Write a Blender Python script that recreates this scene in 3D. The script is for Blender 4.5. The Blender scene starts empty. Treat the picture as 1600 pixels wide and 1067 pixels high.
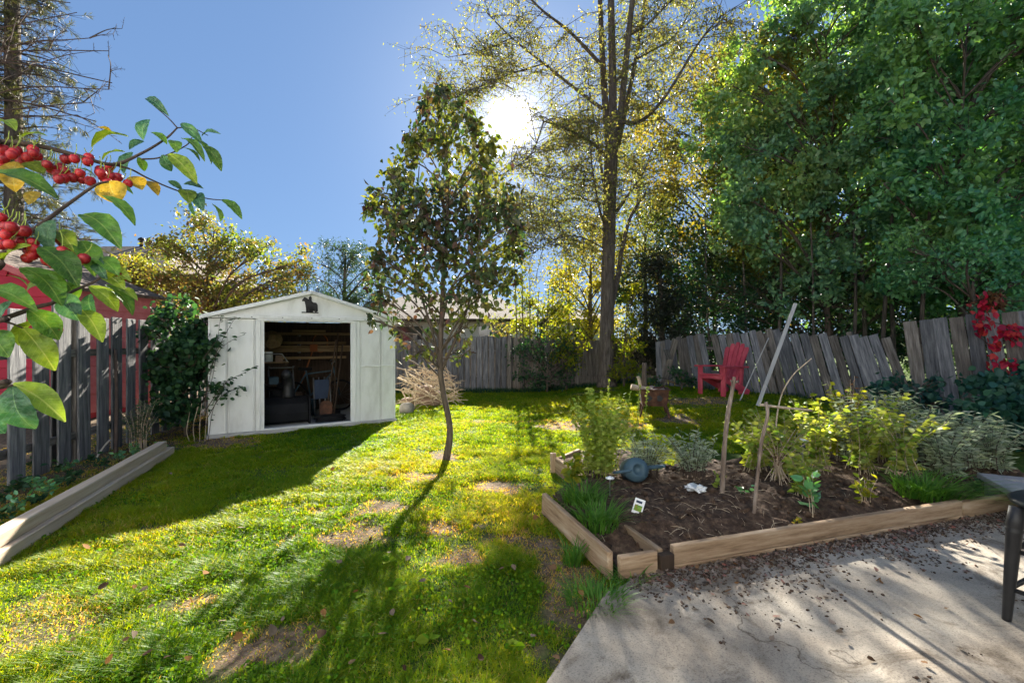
import bpy, bmesh, math, random
import numpy as np
from mathutils import Matrix, Vector

# ------------------------------------------------------------------ camera, sky, sun, exposure
scene = bpy.context.scene
R = math.radians
CAM_H, F = 1.35, 720.0                       # eye height (m), focal length in pixels of the 1600 px frame
cd = bpy.data.cameras.new("camera"); cam = bpy.data.objects.new("camera", cd)
scene.collection.objects.link(cam); scene.camera = cam
cam.location = (0, 0, CAM_H); cam.rotation_euler = (R(90), 0, 0)
cd.sensor_width = 36; cd.lens = 36 * F / 1600; cd.clip_start = 0.05; cd.clip_end = 4000

SUN_EL, SUN_AZ = R(25.5), 0.0               # the sun stands straight ahead (+Y)
world = bpy.data.worlds.new("World"); scene.world = world; world.use_nodes = True
wn = world.node_tree; wn.nodes.clear()
sky = wn.nodes.new("ShaderNodeTexSky"); sky.sky_type = 'NISHITA'; sky.sun_disc = False
sky.sun_elevation = SUN_EL; sky.sun_rotation = SUN_AZ
sky.air_density = 1.0; sky.dust_density = 0.25; sky.ozone_density = 1.6; sky.altitude = 200
gam = wn.nodes.new("ShaderNodeGamma"); gam.inputs['Gamma'].default_value = 0.36      # the whole sky's range pressed together, as in the photograph
hsv = wn.nodes.new("ShaderNodeMix"); hsv.data_type = 'RGBA'; hsv.blend_type = 'MULTIPLY'; hsv.inputs[0].default_value = 1; hsv.inputs[7].default_value = (.225, .345, .545, 1)
bg = wn.nodes.new("ShaderNodeBackground"); bg.inputs['Strength'].default_value = 0.12
tc = wn.nodes.new("ShaderNodeTexCoord")      # the glow round the sun's disc, by true direction
dot = wn.nodes.new("ShaderNodeVectorMath"); dot.operation = 'DOT_PRODUCT'
dot.inputs[1].default_value = (0, math.cos(SUN_EL), math.sin(SUN_EL))
nrm = wn.nodes.new("ShaderNodeVectorMath"); nrm.operation = 'NORMALIZE'
def wmath(op, a, b):
    n = wn.nodes.new("ShaderNodeMath"); n.operation = op
    for i, v in enumerate((a, b)):
        if isinstance(v, (int, float)): n.inputs[i].default_value = v
        else: wn.links.new(v, n.inputs[i])
    return n.outputs[0]
wn.links.new(tc.outputs['Generated'], nrm.inputs[0]); wn.links.new(nrm.outputs[0], dot.inputs[0])
d0 = wmath('MAXIMUM', dot.outputs['Value'], 0.0)
g1 = wmath('MULTIPLY', wmath('POWER', d0, 5200.0), 14.0)
g2 = wmath('MULTIPLY', wmath('POWER', d0, 420.0), 0.16)
glow = wn.nodes.new("ShaderNodeBackground"); glow.inputs['Color'].default_value = (1, .93, .82, 1)
g3 = wmath('MULTIPLY', wmath('POWER', d0, 40.0), 0.035)
wn.links.new(wmath('ADD', wmath('ADD', g1, g2), g3), glow.inputs['Strength'])
addw = wn.nodes.new("ShaderNodeAddShader"); wout = wn.nodes.new("ShaderNodeOutputWorld")
wn.links.new(sky.outputs[0], gam.inputs['Color']); wn.links.new(gam.outputs[0], hsv.inputs[6]); wn.links.new(hsv.outputs[2], bg.inputs['Color'])
wn.links.new(bg.outputs[0], addw.inputs[0]); wn.links.new(glow.outputs[0], addw.inputs[1])
wn.links.new(addw.outputs[0], wout.inputs['Surface'])

sl = bpy.data.lights.new("sun", 'SUN'); so = bpy.data.objects.new("sun", sl); scene.collection.objects.link(so)
sl.energy = 4.6; sl.angle = R(0.5); sl.color = (1.0, 0.93, 0.80)
so.rotation_euler = (-(math.pi / 2 - SUN_EL), 0, 0); so.location = (0, 30, 20)

scene.view_settings.view_transform = 'Standard'; scene.view_settings.look = 'None'
scene.view_settings.exposure = 2.6; scene.view_settings.gamma = 1.0
scene.view_settings.use_curve_mapping = False
scene.cycles.use_denoising = True
scene.cycles.max_bounces = 8; scene.cycles.diffuse_bounces = 3; scene.cycles.glossy_bounces = 2
scene.cycles.transmission_bounces = 5; scene.cycles.sample_clamp_indirect = 6.0
scene.cycles.caustics_reflective = False; scene.cycles.caustics_refractive = False
scene.world.cycles.sampling_method = 'AUTOMATIC'

# ------------------------------------------------------------------ helpers
rng = np.random.default_rng(7); random.seed(7)
COL = scene.collection.objects
WM = {}                                       # world matrix of every object made here

def sm(a, b, x):
    t = np.clip((x - a) / (b - a), 0, 1); return t * t * (3 - 2 * t)
def ground(x, y):                             # the lawn climbs gently towards the far right corner
    return 0.28 * sm(5.0, 9.0, y) * sm(0.0, 4.0, x)
def ray(px, py): return Vector(((px - 800) / F, 1.0, (533.5 - py) / F))
def at(px, py, Y):
    r = ray(px, py); return Vector((r.x * Y, Y, CAM_H + r.z * Y))
def gp(px, py, lift=0.0):                     # where the ray of a pixel meets the ground
    r = ray(px, py); Y = 2.0
    for _ in range(60):
        Y += 0.5 * ((float(ground(r.x * Y, Y)) - CAM_H) / r.z - Y)
    return Vector((r.x * Y, Y, float(ground(r.x * Y, Y)) + lift))
def V3(*a): return Vector(a)

def _hash(i, j, k):
    n = (i * 374761393 + j * 668265263 + k * 2147483647) & 0x7fffffff
    n = ((n ^ (n >> 13)) * 1274126177) & 0x7fffffff
    return ((n ^ (n >> 16)) & 0xffff) / 65535.0
def vnoise(x, y, seed=0):
    x = np.asarray(x, float); y = np.asarray(y, float)
    i = np.floor(x).astype(np.int64); j = np.floor(y).astype(np.int64)
    fx = x - i; fy = y - j; fx = fx * fx * (3 - 2 * fx); fy = fy * fy * (3 - 2 * fy)
    h = lambda a, b: _hash(a, b, seed)
    return (h(i, j) * (1 - fx) + h(i + 1, j) * fx) * (1 - fy) + (h(i, j + 1) * (1 - fx) + h(i + 1, j + 1) * fx) * fy
def fbm(x, y, oct=4, seed=0):
    s = 0; a = .5
    for o in range(oct):
        s = s + a * vnoise(x * 2 ** o, y * 2 ** o, seed + o * 17); a *= .5
    return s
def inpoly(x, y, poly):
    x = np.asarray(x); y = np.asarray(y); c = np.zeros(x.shape, bool); n = len(poly)
    for k in range(n):
        x0, y0 = poly[k][0], poly[k][1]; x1, y1 = poly[(k + 1) % n][0], poly[(k + 1) % n][1]
        if y0 == y1: continue
        c ^= ((y0 > y) != (y1 > y)) & (x < (x1 - x0) * (y - y0) / (y1 - y0) + x0)
    return c

def tag(o, label=None, cat=None, group=None, kind=None):
    if label: o["label"] = label
    if cat: o["category"] = cat
    if group: o["group"] = group
    if kind: o["kind"] = kind
    return o
def link(o, M, parent=None):
    COL.link(o); WM[o.name] = M
    if parent:
        o.parent = parent; o.matrix_parent_inverse = WM[parent.name].inverted()
    o.matrix_basis = M
    return o
def thing(name, label, cat, loc, group=None):
    o = bpy.data.objects.new(name, None); o.empty_display_size = .1
    link(o, Matrix.Translation(Vector(loc))); return tag(o, label, cat, group)
def meshdata(name, V, Fc, mat, smooth=False):
    me = bpy.data.meshes.new(name); V = np.asarray(V, np.float32)
    if isinstance(Fc, np.ndarray):
        m, k = Fc.shape
        me.vertices.add(len(V)); me.vertices.foreach_set("co", V.ravel())
        me.loops.add(m * k); me.loops.foreach_set("vertex_index", Fc.astype(np.int32).ravel())
        me.polygons.add(m); me.polygons.foreach_set("loop_start", np.arange(0, m * k, k, dtype=np.int32))
        me.update(calc_edges=True)
    else:
        me.from_pydata(V.tolist(), [], Fc); me.update()
    if smooth: me.polygons.foreach_set("use_smooth", np.ones(len(me.polygons), bool))
    for mm in (mat if isinstance(mat, (list, tuple)) else [mat]): me.materials.append(mm)
    return me
def build(name, V, Fc, mat, parent=None, smooth=False, org=None):
    """one mesh object from world coordinates; its origin goes to its own foot"""
    V = np.asarray(V, float).reshape(-1, 3)
    if org is None:
        org = np.array([(V[:, 0].min() + V[:, 0].max()) / 2, (V[:, 1].min() + V[:, 1].max()) / 2, V[:, 2].min()])
    org = np.asarray(org, float)
    me = meshdata(name, V - org, Fc, mat, smooth)
    return link(bpy.data.objects.new(name, me), Matrix.Translation(Vector(org)), parent)
def inst(name, me, M, parent=None): return link(bpy.data.objects.new(name, me), M, parent)

class MB:                                     # gathers shapes for one mesh
    def __init__(s): s.v = []; s.f = []; s.n = 0
    def add(s, V, Fc):
        V = np.asarray(V, float); s.v.append(V)
        s.f += [tuple(int(i) + s.n for i in f) for f in Fc]; s.n += len(V); return s
    def tube(s, P, rad, n=6, cap=True):
        V, Fc = tube(P, rad, n, cap); return s.add(V, Fc)
    def box(s, M, x0, x1, y0, y1, z0, z1):
        V = np.array([M @ Vector((x, y, z)) for z in (z0, z1) for y in (y0, y1) for x in (x0, x1)])
        return s.add(V, [(0, 2, 3, 1), (4, 5, 7, 6), (0, 1, 5, 4), (2, 6, 7, 3), (0, 4, 6, 2), (1, 3, 7, 5)])
    def build(s, name, mat, parent=None, smooth=False): return build(name, np.vstack(s.v), s.f, mat, parent, smooth)

def tube(P, rad, n=6, cap=True):
    P = np.array([tuple(p) for p in P], float); m = len(P)
    rad = np.broadcast_to(np.asarray(rad, float), (m,))
    T = np.gradient(P, axis=0); T /= np.linalg.norm(T, axis=1)[:, None] + 1e-9
    ref = np.array([0, 0, 1.0]) if abs(T[0][2]) < .9 else np.array([1.0, 0, 0])
    A = np.cross(T, ref); A /= np.linalg.norm(A, axis=1)[:, None] + 1e-9; B = np.cross(T, A)
    a = np.arange(n) * 2 * np.pi / n
    V = (P[:, None, :] + rad[:, None, None] * (np.cos(a)[None, :, None] * A[:, None, :] + np.sin(a)[None, :, None] * B[:, None, :])).reshape(-1, 3)
    Fc = [(i * n + j, i * n + (j + 1) % n, (i + 1) * n + (j + 1) % n, (i + 1) * n + j) for i in range(m - 1) for j in range(n)]
    if cap: Fc += [tuple(range(n - 1, -1, -1)), tuple((m - 1) * n + j for j in range(n))]
    return V, Fc
def curve(pts, n=8):                          # smooth path through points (Catmull-Rom)
    P = [Vector(p) for p in pts]; P = [P[0] * 2 - P[1]] + P + [P[-1] * 2 - P[-2]]; out = []
    for i in range(1, len(P) - 2):
        for t in np.linspace(0, 1, n, endpoint=False):
            a, b, c, d = P[i - 1], P[i], P[i + 1], P[i + 2]
            out.append(.5 * ((2 * b) + (c - a) * t + (2 * a - 5 * b + 4 * c - d) * t * t + (3 * b - a - 3 * c + d) * t ** 3))
    out.append(P[-2]); return out
def frame(origin, x, z=(0, 0, 1)):            # matrix with local X along x, local Z near z
    x = Vector(x).normalized(); z = Vector(z); y = z.cross(x).normalized(); z = x.cross(y)
    M = Matrix((x, y, z)).transposed().to_4x4(); M.translation = Vector(origin); return M
def block(name, M, dims, mat, parent=None, bevel=.004, warp=0.0, at_end=False):
    """bevelled board: local box dims (x, y, z), foot at z = 0 (or starting at x = 0 when at_end)"""
    bm = bmesh.new(); bmesh.ops.create_cube(bm, size=1)
    for v in bm.verts:
        v.co = Vector((v.co.x * dims[0] + (dims[0] / 2 if at_end else 0), v.co.y * dims[1], (v.co.z + .5) * dims[2]))
    if warp:
        for v in bm.verts: v.co += Vector([random.uniform(-1, 1) * warp for _ in range(3)])
    if bevel: bmesh.ops.bevel(bm, geom=bm.edges[:], offset=bevel, segments=1, affect='EDGES')
    me = bpy.data.meshes.new(name); bm.to_mesh(me); bm.free(); me.materials.append(mat)
    return inst(name, me, M, parent)
def beam(name, p0, p1, w, t, mat, parent=None, face=(0, 1, 0), bevel=.004, warp=0.0):
    """a board from p0 to p1: length on local Z, width w across, thickness t towards `face`"""
    p0 = Vector(p0); p1 = Vector(p1); z = (p1 - p0); L = z.length; z = z / L
    y = Vector(face); x = y.cross(z).normalized(); y = z.cross(x)
    M = Matrix((x, y, z)).transposed().to_4x4(); M.translation = p0
    return block(name, M, (w, t, L), mat, parent, bevel, warp)
def lathe(prof, n=20):
    a = np.arange(n) * 2 * np.pi / n; V = []
    for r, z in prof: V += [(r * math.cos(t), r * math.sin(t), z) for t in a]
    Fc = [(i * n + j, i * n + (j + 1) % n, (i + 1) * n + (j + 1) % n, (i + 1) * n + j) for i in range(len(prof) - 1) for j in range(n)]
    Fc += [tuple(range(n - 1, -1, -1)), tuple((len(prof) - 1) * n + j for j in range(n))]
    return np.array(V), Fc

# ------------------------------------------------------------------ materials
def newmat(name):
    m = bpy.data.materials.new(name); m.use_nodes = True; nt = m.node_tree; nt.nodes.clear()
    out = nt.nodes.new("ShaderNodeOutputMaterial"); return m, nt, out
def N(nt, kind, **kw):
    n = nt.nodes.new(kind)
    for k, v in kw.items():
        if k in n.inputs.keys(): n.inputs[k].default_value = v
        else: setattr(n, k, v)
    return n
def ramp(nt, cols, fac):
    r = nt.nodes.new("ShaderNodeValToRGB"); e = r.color_ramp.elements
    for i, (p, c) in enumerate(cols):
        if i < 2: q = e[i]; q.position = p
        else: q = e.new(p)
        q.color = (*c, 1)
    nt.links.new(fac, r.inputs[0]); return r.outputs[0]
def surf(name, cols, scale=6, stretch=(1, 1, 1), rough=.8, bump=.3, bscale=None, spec=.25, metal=0.0, rnd=.0, detail=8, bdist=.01, coords='Object'):
    """noise-coloured surface; rnd varies the brightness from object to object"""
    m, nt, out = newmat(name); L = nt.links.new
    tcn = N(nt, "ShaderNodeTexCoord"); mp = N(nt, "ShaderNodeMapping"); mp.inputs['Scale'].default_value = stretch
    oi = N(nt, "ShaderNodeObjectInfo"); va = N(nt, "ShaderNodeVectorMath", operation='SCALE')
    sh = N(nt, "ShaderNodeCombineXYZ"); L(oi.outputs['Random'], sh.inputs[0]); L(oi.outputs['Random'], sh.inputs[2])
    L(sh.outputs[0], va.inputs[0]); va.inputs['Scale'].default_value = 37.0
    ad = N(nt, "ShaderNodeVectorMath", operation='ADD'); L(tcn.outputs[coords], ad.inputs[0]); L(va.outputs[0], ad.inputs[1])
    L(ad.outputs[0], mp.inputs[0])
    no = N(nt, "ShaderNodeTexNoise"); no.inputs['Scale'].default_value = scale; no.inputs['Detail'].default_value = detail
    no.inputs['Roughness'].default_value = .65; L(mp.outputs[0], no.inputs['Vector'])
    k = len(cols); c = ramp(nt, [(.28 + .44 * i / max(1, k - 1), x) for i, x in enumerate(cols)], no.outputs['Fac'])
    if rnd:
        hv = N(nt, "ShaderNodeHueSaturation"); mr = N(nt, "ShaderNodeMapRange")
        mr.inputs['To Min'].default_value = 1 - rnd; mr.inputs['To Max'].default_value = 1 + rnd
        L(oi.outputs['Random'], mr.inputs[0]); L(mr.outputs[0], hv.inputs['Value']); L(c, hv.inputs['Color']); c = hv.outputs[0]
    p = N(nt, "ShaderNodeBsdfPrincipled"); p.inputs['Roughness'].default_value = rough; p.inputs['Metallic'].default_value = metal
    p.inputs['Specular IOR Level'].default_value = spec; L(c, p.inputs['Base Color'])
    if bump:
        n2 = N(nt, "ShaderNodeTexNoise"); n2.inputs['Scale'].default_value = bscale or scale * 4; n2.inputs['Detail'].default_value = 6
        L(mp.outputs[0], n2.inputs['Vector']); b = N(nt, "ShaderNodeBump"); b.inputs['Strength'].default_value = bump; b.inputs['Distance'].default_value = bdist
        L(n2.outputs['Fac'], b.inputs['Height']); L(b.outputs[0], p.inputs['Normal'])
    L(p.outputs[0], out.inputs[0]); return m
def leafmat(name, cols, trans=.45, tint=(1.5, 1.45, .7), rough=.5, spec=.3, patch=None, pscale=.8):
    """leaf: colour differs leaf by leaf; sunlight comes through it"""
    m, nt, out = newmat(name); L = nt.links.new
    ge = N(nt, "ShaderNodeNewGeometry"); k = len(cols)
    c = ramp(nt, [(i / max(1, k - 1), x) for i, x in enumerate(cols)], ge.outputs['Random Per Island'])
    if patch:
        tcn = N(nt, "ShaderNodeTexCoord"); no = N(nt, "ShaderNodeTexNoise"); no.inputs['Scale'].default_value = pscale; no.inputs['Detail'].default_value = 2
        L(tcn.outputs['Object'], no.inputs['Vector']); mr = N(nt, "ShaderNodeMapRange"); mr.inputs['From Min'].default_value = .45; mr.inputs['From Max'].default_value = .62
        L(no.outputs['Fac'], mr.inputs[0]); c2 = ramp(nt, [(i / max(1, len(patch) - 1), x) for i, x in enumerate(patch)], ge.outputs['Random Per Island'])
        mx = N(nt, "ShaderNodeMix", data_type='RGBA'); L(mr.outputs[0], mx.inputs[0]); L(c, mx.inputs[6]); L(c2, mx.inputs[7]); c = mx.outputs[2]
    p = N(nt, "ShaderNodeBsdfPrincipled"); p.inputs['Roughness'].default_value = rough; p.inputs['Specular IOR Level'].default_value = spec
    L(c, p.inputs['Base Color'])
    ti = N(nt, "ShaderNodeMix", data_type='RGBA', blend_type='MULTIPLY'); ti.inputs[0].default_value = 1; ti.inputs[7].default_value = (*tint, 1); L(c, ti.inputs[6])
    tr = N(nt, "ShaderNodeBsdfTranslucent"); L(ti.outputs[2], tr.inputs['Color'])
    ms = N(nt, "ShaderNodeMixShader"); ms.inputs[0].default_value = trans; L(p.outputs[0], ms.inputs[1]); L(tr.outputs[0], ms.inputs[2])
    L(ms.outputs[0], out.inputs[0]); return m

def veined(name, base, rib, trans=.42, tint=(1.7, 1.5, .5)):
    """broad near leaf: pale midrib, side veins, blotches (leaf space: x across, y along)"""
    m, nt, out = newmat(name); L = nt.links.new; tcn = N(nt, "ShaderNodeTexCoord"); sp = N(nt, "ShaderNodeSeparateXYZ"); L(tcn.outputs['Object'], sp.inputs[0])
    def mt(op, a, b=0.0):
        n = N(nt, "ShaderNodeMath", operation=op)
        for i, v in enumerate((a, b)):
            if isinstance(v, (int, float)): n.inputs[i].default_value = v
            else: L(v, n.inputs[i])
        return n.outputs[0]
    ax = mt('ABSOLUTE', sp.outputs[0]); mid = mt('LESS_THAN', ax, .011)
    fr = mt('FRACT', mt('MULTIPLY', mt('SUBTRACT', sp.outputs[1], mt('MULTIPLY', ax, .9)), 9.0)); side = mt('MULTIPLY', mt('LESS_THAN', fr, .10), .45)
    vein = mt('MAXIMUM', mid, side)
    no = N(nt, "ShaderNodeTexNoise"); no.inputs['Scale'].default_value = 4.5; no.inputs['Detail'].default_value = 5; oi = N(nt, "ShaderNodeObjectInfo")
    ad = N(nt, "ShaderNodeVectorMath", operation='ADD'); L(tcn.outputs['Object'], ad.inputs[0]); cx = N(nt, "ShaderNodeCombineXYZ"); L(mt('MULTIPLY', oi.outputs['Random'], 50.0), cx.inputs[0]); L(cx.outputs[0], ad.inputs[1]); L(ad.outputs[0], no.inputs['Vector'])
    c = ramp(nt, [(.30, tuple(x * .6 for x in base)), (.5, base), (.70, tuple(min(.6, x * 1.35 + .03 * (i == 0)) for i, x in enumerate(base))), (.80, (.30, .22, .05))], no.outputs['Fac'])
    mx = N(nt, "ShaderNodeMix", data_type='RGBA'); L(mt('MULTIPLY', vein, .7), mx.inputs[0]); L(c, mx.inputs[6]); mx.inputs[7].default_value = (*rib, 1)
    hv = N(nt, "ShaderNodeHueSaturation"); L(mx.outputs[2], hv.inputs['Color']); L(mt('ADD', mt('MULTIPLY', oi.outputs['Random'], .6), .75), hv.inputs['Value'])
    p = N(nt, "ShaderNodeBsdfPrincipled"); p.inputs['Roughness'].default_value = .42; p.inputs['Specular IOR Level'].default_value = .5; L(hv.outputs[0], p.inputs['Base Color'])
    b = N(nt, "ShaderNodeBump"); b.inputs['Strength'].default_value = .5; b.inputs['Distance'].default_value = .02; L(mt('SUBTRACT', no.outputs['Fac'], vein), b.inputs['Height']); L(b.outputs[0], p.inputs['Normal'])
    ti = N(nt, "ShaderNodeMix", data_type='RGBA', blend_type='MULTIPLY'); ti.inputs[0].default_value = 1; ti.inputs[7].default_value = (*tint, 1); L(hv.outputs[0], ti.inputs[6])
    tr = N(nt, "ShaderNodeBsdfTranslucent"); L(ti.outputs[2], tr.inputs['Color']); ms = N(nt, "ShaderNodeMixShader"); ms.inputs[0].default_value = trans
    L(p.outputs[0], ms.inputs[1]); L(tr.outputs[0], ms.inputs[2]); L(ms.outputs[0], out.inputs[0]); return m
M = {}
M['fence'] = surf('weathered_fence_wood', [(.05, .05, .055), (.15, .15, .155), (.30, .29, .285)], 5, (7, 7, .55), .9, .8, rnd=.32, bdist=.008)
M['fence_brown'] = surf('browned_fence_wood', [(.055, .045, .038), (.15, .13, .11), (.29, .255, .22)], 5, (7, 7, .55), .9, .8, rnd=.32, bdist=.008)
M['old_board'] = surf('raised_bed_lumber', [(.07, .045, .03), (.25, .165, .10), (.36, .26, .17), (.46, .37, .28)], 3.2, (7, 7, .7), .9, .7, rnd=.2, bdist=.006, detail=12)
M['new_wood'] = surf('pale_timber', [(.36, .27, .19), (.50, .40, .30), (.60, .50, .39)], 3.5, (8, 8, .5), .8, .35, rnd=.06, bdist=.004)
M['pale_plank'] = surf('bleached_plank', [(.36, .34, .31), (.52, .50, .46)], 5, (8, 8, .5), .85, .4)
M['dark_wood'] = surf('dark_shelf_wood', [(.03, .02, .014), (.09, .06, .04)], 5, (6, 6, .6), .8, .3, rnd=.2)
M['lumber'] = surf('stored_lumber', [(.16, .10, .05), (.30, .21, .11)], 5, (6, 6, .6), .8, .3, rnd=.3)
M['bark'] = surf('grey_brown_bark', [(.045, .036, .028), (.13, .105, .085), (.22, .185, .15)], 5, (5, 5, .7), .95, 1.0, 14, bdist=.04)
M['bark_thin'] = surf('smooth_young_bark', [(.06, .045, .035), (.15, .115, .085)], 9, (3, 3, .6), .9, .5, bdist=.006)
M['twig'] = surf('dark_twig_bark', [(.045, .032, .026), (.10, .07, .055)], 9, (3, 3, .6), .85, .3, bdist=.003)
M['dead'] = surf('bleached_dead_wood', [(.22, .16, .10), (.42, .33, .23), (.58, .49, .37)], 9, (3, 3, .6), .9, .5, bdist=.004)
M['stick'] = surf('peeled_stick', [(.08, .055, .042), (.20, .15, .115), (.36, .30, .25)], 9, (3, 3, .7), .9, .6, bdist=.004)
M['shed_white'] = surf('shed_painted_steel', [(.50, .49, .45), (.72, .72, .69), (.80, .80, .78)], 2.6, (1, 1, .4), .5, .12, 5, spec=.4, bdist=.004)
M['shed_roof'] = surf('shed_roof_steel', [(.5, .5, .46), (.68, .67, .63)], 3, (1, 1, 1), .55, .1)
def concrete_mat():
    m, nt, out = newmat('patio_concrete'); L = nt.links.new; tcn = N(nt, "ShaderNodeTexCoord")
    def nz(sc, det, ro=.6, dist=0.0):
        n = N(nt, "ShaderNodeTexNoise"); n.inputs['Scale'].default_value = sc; n.inputs['Detail'].default_value = det; n.inputs['Roughness'].default_value = ro; n.inputs['Distortion'].default_value = dist; L(tcn.outputs['Object'], n.inputs['Vector']); return n.outputs['Fac']
    def mul(a, b):
        x = N(nt, "ShaderNodeMix", data_type='RGBA', blend_type='MULTIPLY'); x.inputs[0].default_value = 1; L(a, x.inputs[6]); L(b, x.inputs[7]); return x.outputs[2]
    base = ramp(nt, [(.36, (.17, .14, .108)), (.48, (.29, .25, .205)), (.60, (.38, .34, .285))], nz(1.1, 9, .65, .6))
    stain = ramp(nt, [(.34, (.42, .38, .34)), (.47, (1, 1, 1))], nz(2.3, 12, .72, 1.2))
    grit = ramp(nt, [(.32, (.5, .48, .46)), (.5, (1, 1, 1)), (.7, (1.0, .98, .95))], nz(140, 4, .7))
    c = mul(mul(base, stain), grit)
    vo = N(nt, "ShaderNodeTexVoronoi", feature='DISTANCE_TO_EDGE'); vo.inputs['Scale'].default_value = .55
    wp = N(nt, "ShaderNodeVectorMath", operation='ADD'); cn = N(nt, "ShaderNodeTexNoise"); cn.inputs['Scale'].default_value = 3.0; cn.inputs['Detail'].default_value = 8; L(tcn.outputs['Object'], cn.inputs['Vector']); L(tcn.outputs['Object'], wp.inputs[0]); L(cn.outputs['Color'], wp.inputs[1]); L(wp.outputs[0], vo.inputs['Vector'])
    crack = ramp(nt, [(.0, (.35, .32, .3)), (.006, (1, 1, 1))], vo.outputs['Distance']); c = mul(c, crack)
    p = N(nt, "ShaderNodeBsdfPrincipled"); p.inputs['Roughness'].default_value = .9; p.inputs['Specular IOR Level'].default_value = .2; L(c, p.inputs['Base Color'])
    b = N(nt, "ShaderNodeBump"); b.inputs['Strength'].default_value = .6; b.inputs['Distance'].default_value = .004; L(nz(120, 6, .7), b.inputs['Height']); L(b.outputs[0], p.inputs['Normal'])
    L(p.outputs[0], out.inputs[0]); return m
M['concrete'] = concrete_mat()
M['slab'] = surf('shed_floor_slab', [(.30, .29, .28), (.45, .44, .42)], 5, (1, 1, 1), .9, .3)
M['soil'] = surf('turned_garden_soil', [(.022, .013, .009), (.07, .043, .028), (.19, .125, .082)], 16, (1, 1, 1), .95, 1.0, 70, bdist=.014)
M['red_siding'] = surf('red_painted_siding', [(.40, .025, .045), (.52, .045, .065)], 3, (1, 1, 1), .55, .1, rnd=.06)
M['red_trim_sunlit_side'] = surf('faded_red_trim_sunlit_side', [(.45, .10, .10), (.6, .2, .19)], 6, (1, 1, 1), .7, .1)  # trim red, also for side boards with sunlight put into the colour
M['shingle'] = surf('brown_shingles', [(.05, .036, .03), (.12, .09, .072), (.2, .155, .125)], 9, (1, 1, 1), .95, .9, 30, bdist=.02)
M['tan_shingle'] = surf('tan_shingles', [(.19, .15, .12), (.31, .25, .2), (.38, .32, .26)], 6, (1, 1, 4), .95, .6, 20, bdist=.03)
M['house_wall'] = surf('pale_house_siding', [(.5, .49, .46), (.62, .6, .57)], 2, (1, 1, 6), .8, .3)
M['brick_wall'] = surf('brown_brick_wall', [(.22, .15, .11), (.33, .24, .18)], 6, (1, 1, 3), .9, .3)
M['glass'] = surf('window_glass', [(.02, .025, .03), (.04, .05, .06)], 1, (1, 1, 1), .08, 0, spec=.6)
M['chair_red'] = surf('faded_red_resin', [(.30, .03, .05), (.46, .055, .08), (.55, .11, .13)], 7, (1, 1, .5), .6, .2, spec=.3, rnd=.12)
M['rust'] = surf('rusted_steel', [(.03, .018, .014), (.08, .038, .024), (.17, .08, .045)], 9, (1, 1, 1), .85, .6, 40, bdist=.004)
M['black_metal'] = surf('black_painted_metal', [(.012, .012, .013), (.028, .027, .028)], 7, (1, 1, 1), .5, .2, spec=.4)
M['black'] = surf('black_plastic', [(.006, .006, .007), (.014, .014, .015)], 5, (1, 1, 1), .75, .1, spec=.15)
M['steel'] = surf('dull_steel', [(.12, .12, .12), (.25, .25, .25)], 8, (1, 1, 1), .5, .1, metal=.6)
M['grey_slab'] = surf('grey_table_top', [(.20, .19, .2), (.32, .31, .32)], 7, (1, 1, 1), .6, .3)
M['can_blue'] = surf('slate_blue_plastic', [(.045, .085, .115), (.07, .12, .155)], 6, (1, 1, 1), .5, .15)
M['white_plastic'] = surf('crumpled_white_plastic', [(.62, .64, .66), (.78, .8, .82)], 9, (1, 1, 1), .4, .5)
M['paper'] = surf('seed_packet_paper', [(.75, .74, .72), (.82, .81, .79)], 5, (1, 1, 1), .6, 0)
M['print_red'] = surf('packet_print', [(.5, .08, .03), (.1, .3, .04), (.7, .5, .05)], 45, (1, 1, 1), .6, 0)
M['rock'] = surf('grey_rock', [(.16, .15, .13), (.34, .31, .28)], 5, (1, 1, 1), .9, .8, bdist=.02)
M['brown_rock'] = surf('brown_rock', [(.13, .085, .06), (.27, .19, .14)], 5, (1, 1, 1), .9, .8, bdist=.02)
M['ash'] = surf('wood_ash', [(.2, .15, .12), (.42, .36, .32)], 20, (1, 1, 1), .95, .8, bdist=.01)
M['berry'] = surf('crabapple_skin', [(.16, .004, .010), (.34, .010, .016), (.42, .03, .02)], 1.6, (1, 1, 1), .38, .1, 8, spec=.4, rnd=.3, bdist=.05)
M['orange'] = surf('orange_plastic', [(.22, .06, .015), (.30, .09, .02)], 5, (1, 1, 1), .5, 0)
M['blue_cloth'] = surf('faded_blue_cloth', [(.02, .035, .07), (.035, .055, .10)], 5, (1, 1, 1), .6, .2)

M['L_pear'] = leafmat('pear_leaf', [(.025, .06, .028), (.045, .09, .033), (.07, .075, .04), (.10, .05, .045), (.065, .12, .028)], .30, (1.6, 1.5, .6), .5, .4, [(.11, .16, .02), (.24, .25, .03), (.08, .12, .03)], .9)
M['L_pear_a'] = leafmat('pear_leaf_green', [(.035, .075, .03), (.035, .075, .03)], .3, (1.6, 1.5, .6), .5, .4)
M['L_pear_b'] = leafmat('pear_leaf_bronze', [(.10, .05, .04), (.10, .05, .04)], .3, (1.6, 1.3, .7), .5, .4)
M['L_pear_c'] = leafmat('pear_leaf_olive', [(.10, .12, .03), (.10, .12, .03)], .35, (1.6, 1.5, .6), .5, .4)
M['L_locust'] = leafmat('autumn_feathery_leaf', [(.12, .15, .05), (.19, .20, .06), (.20, .16, .07), (.13, .18, .05)], .5, (1.45, 1.45, .8), patch=[(.26, .25, .05), (.24, .18, .06), (.18, .21, .05)], pscale=.5)
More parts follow.
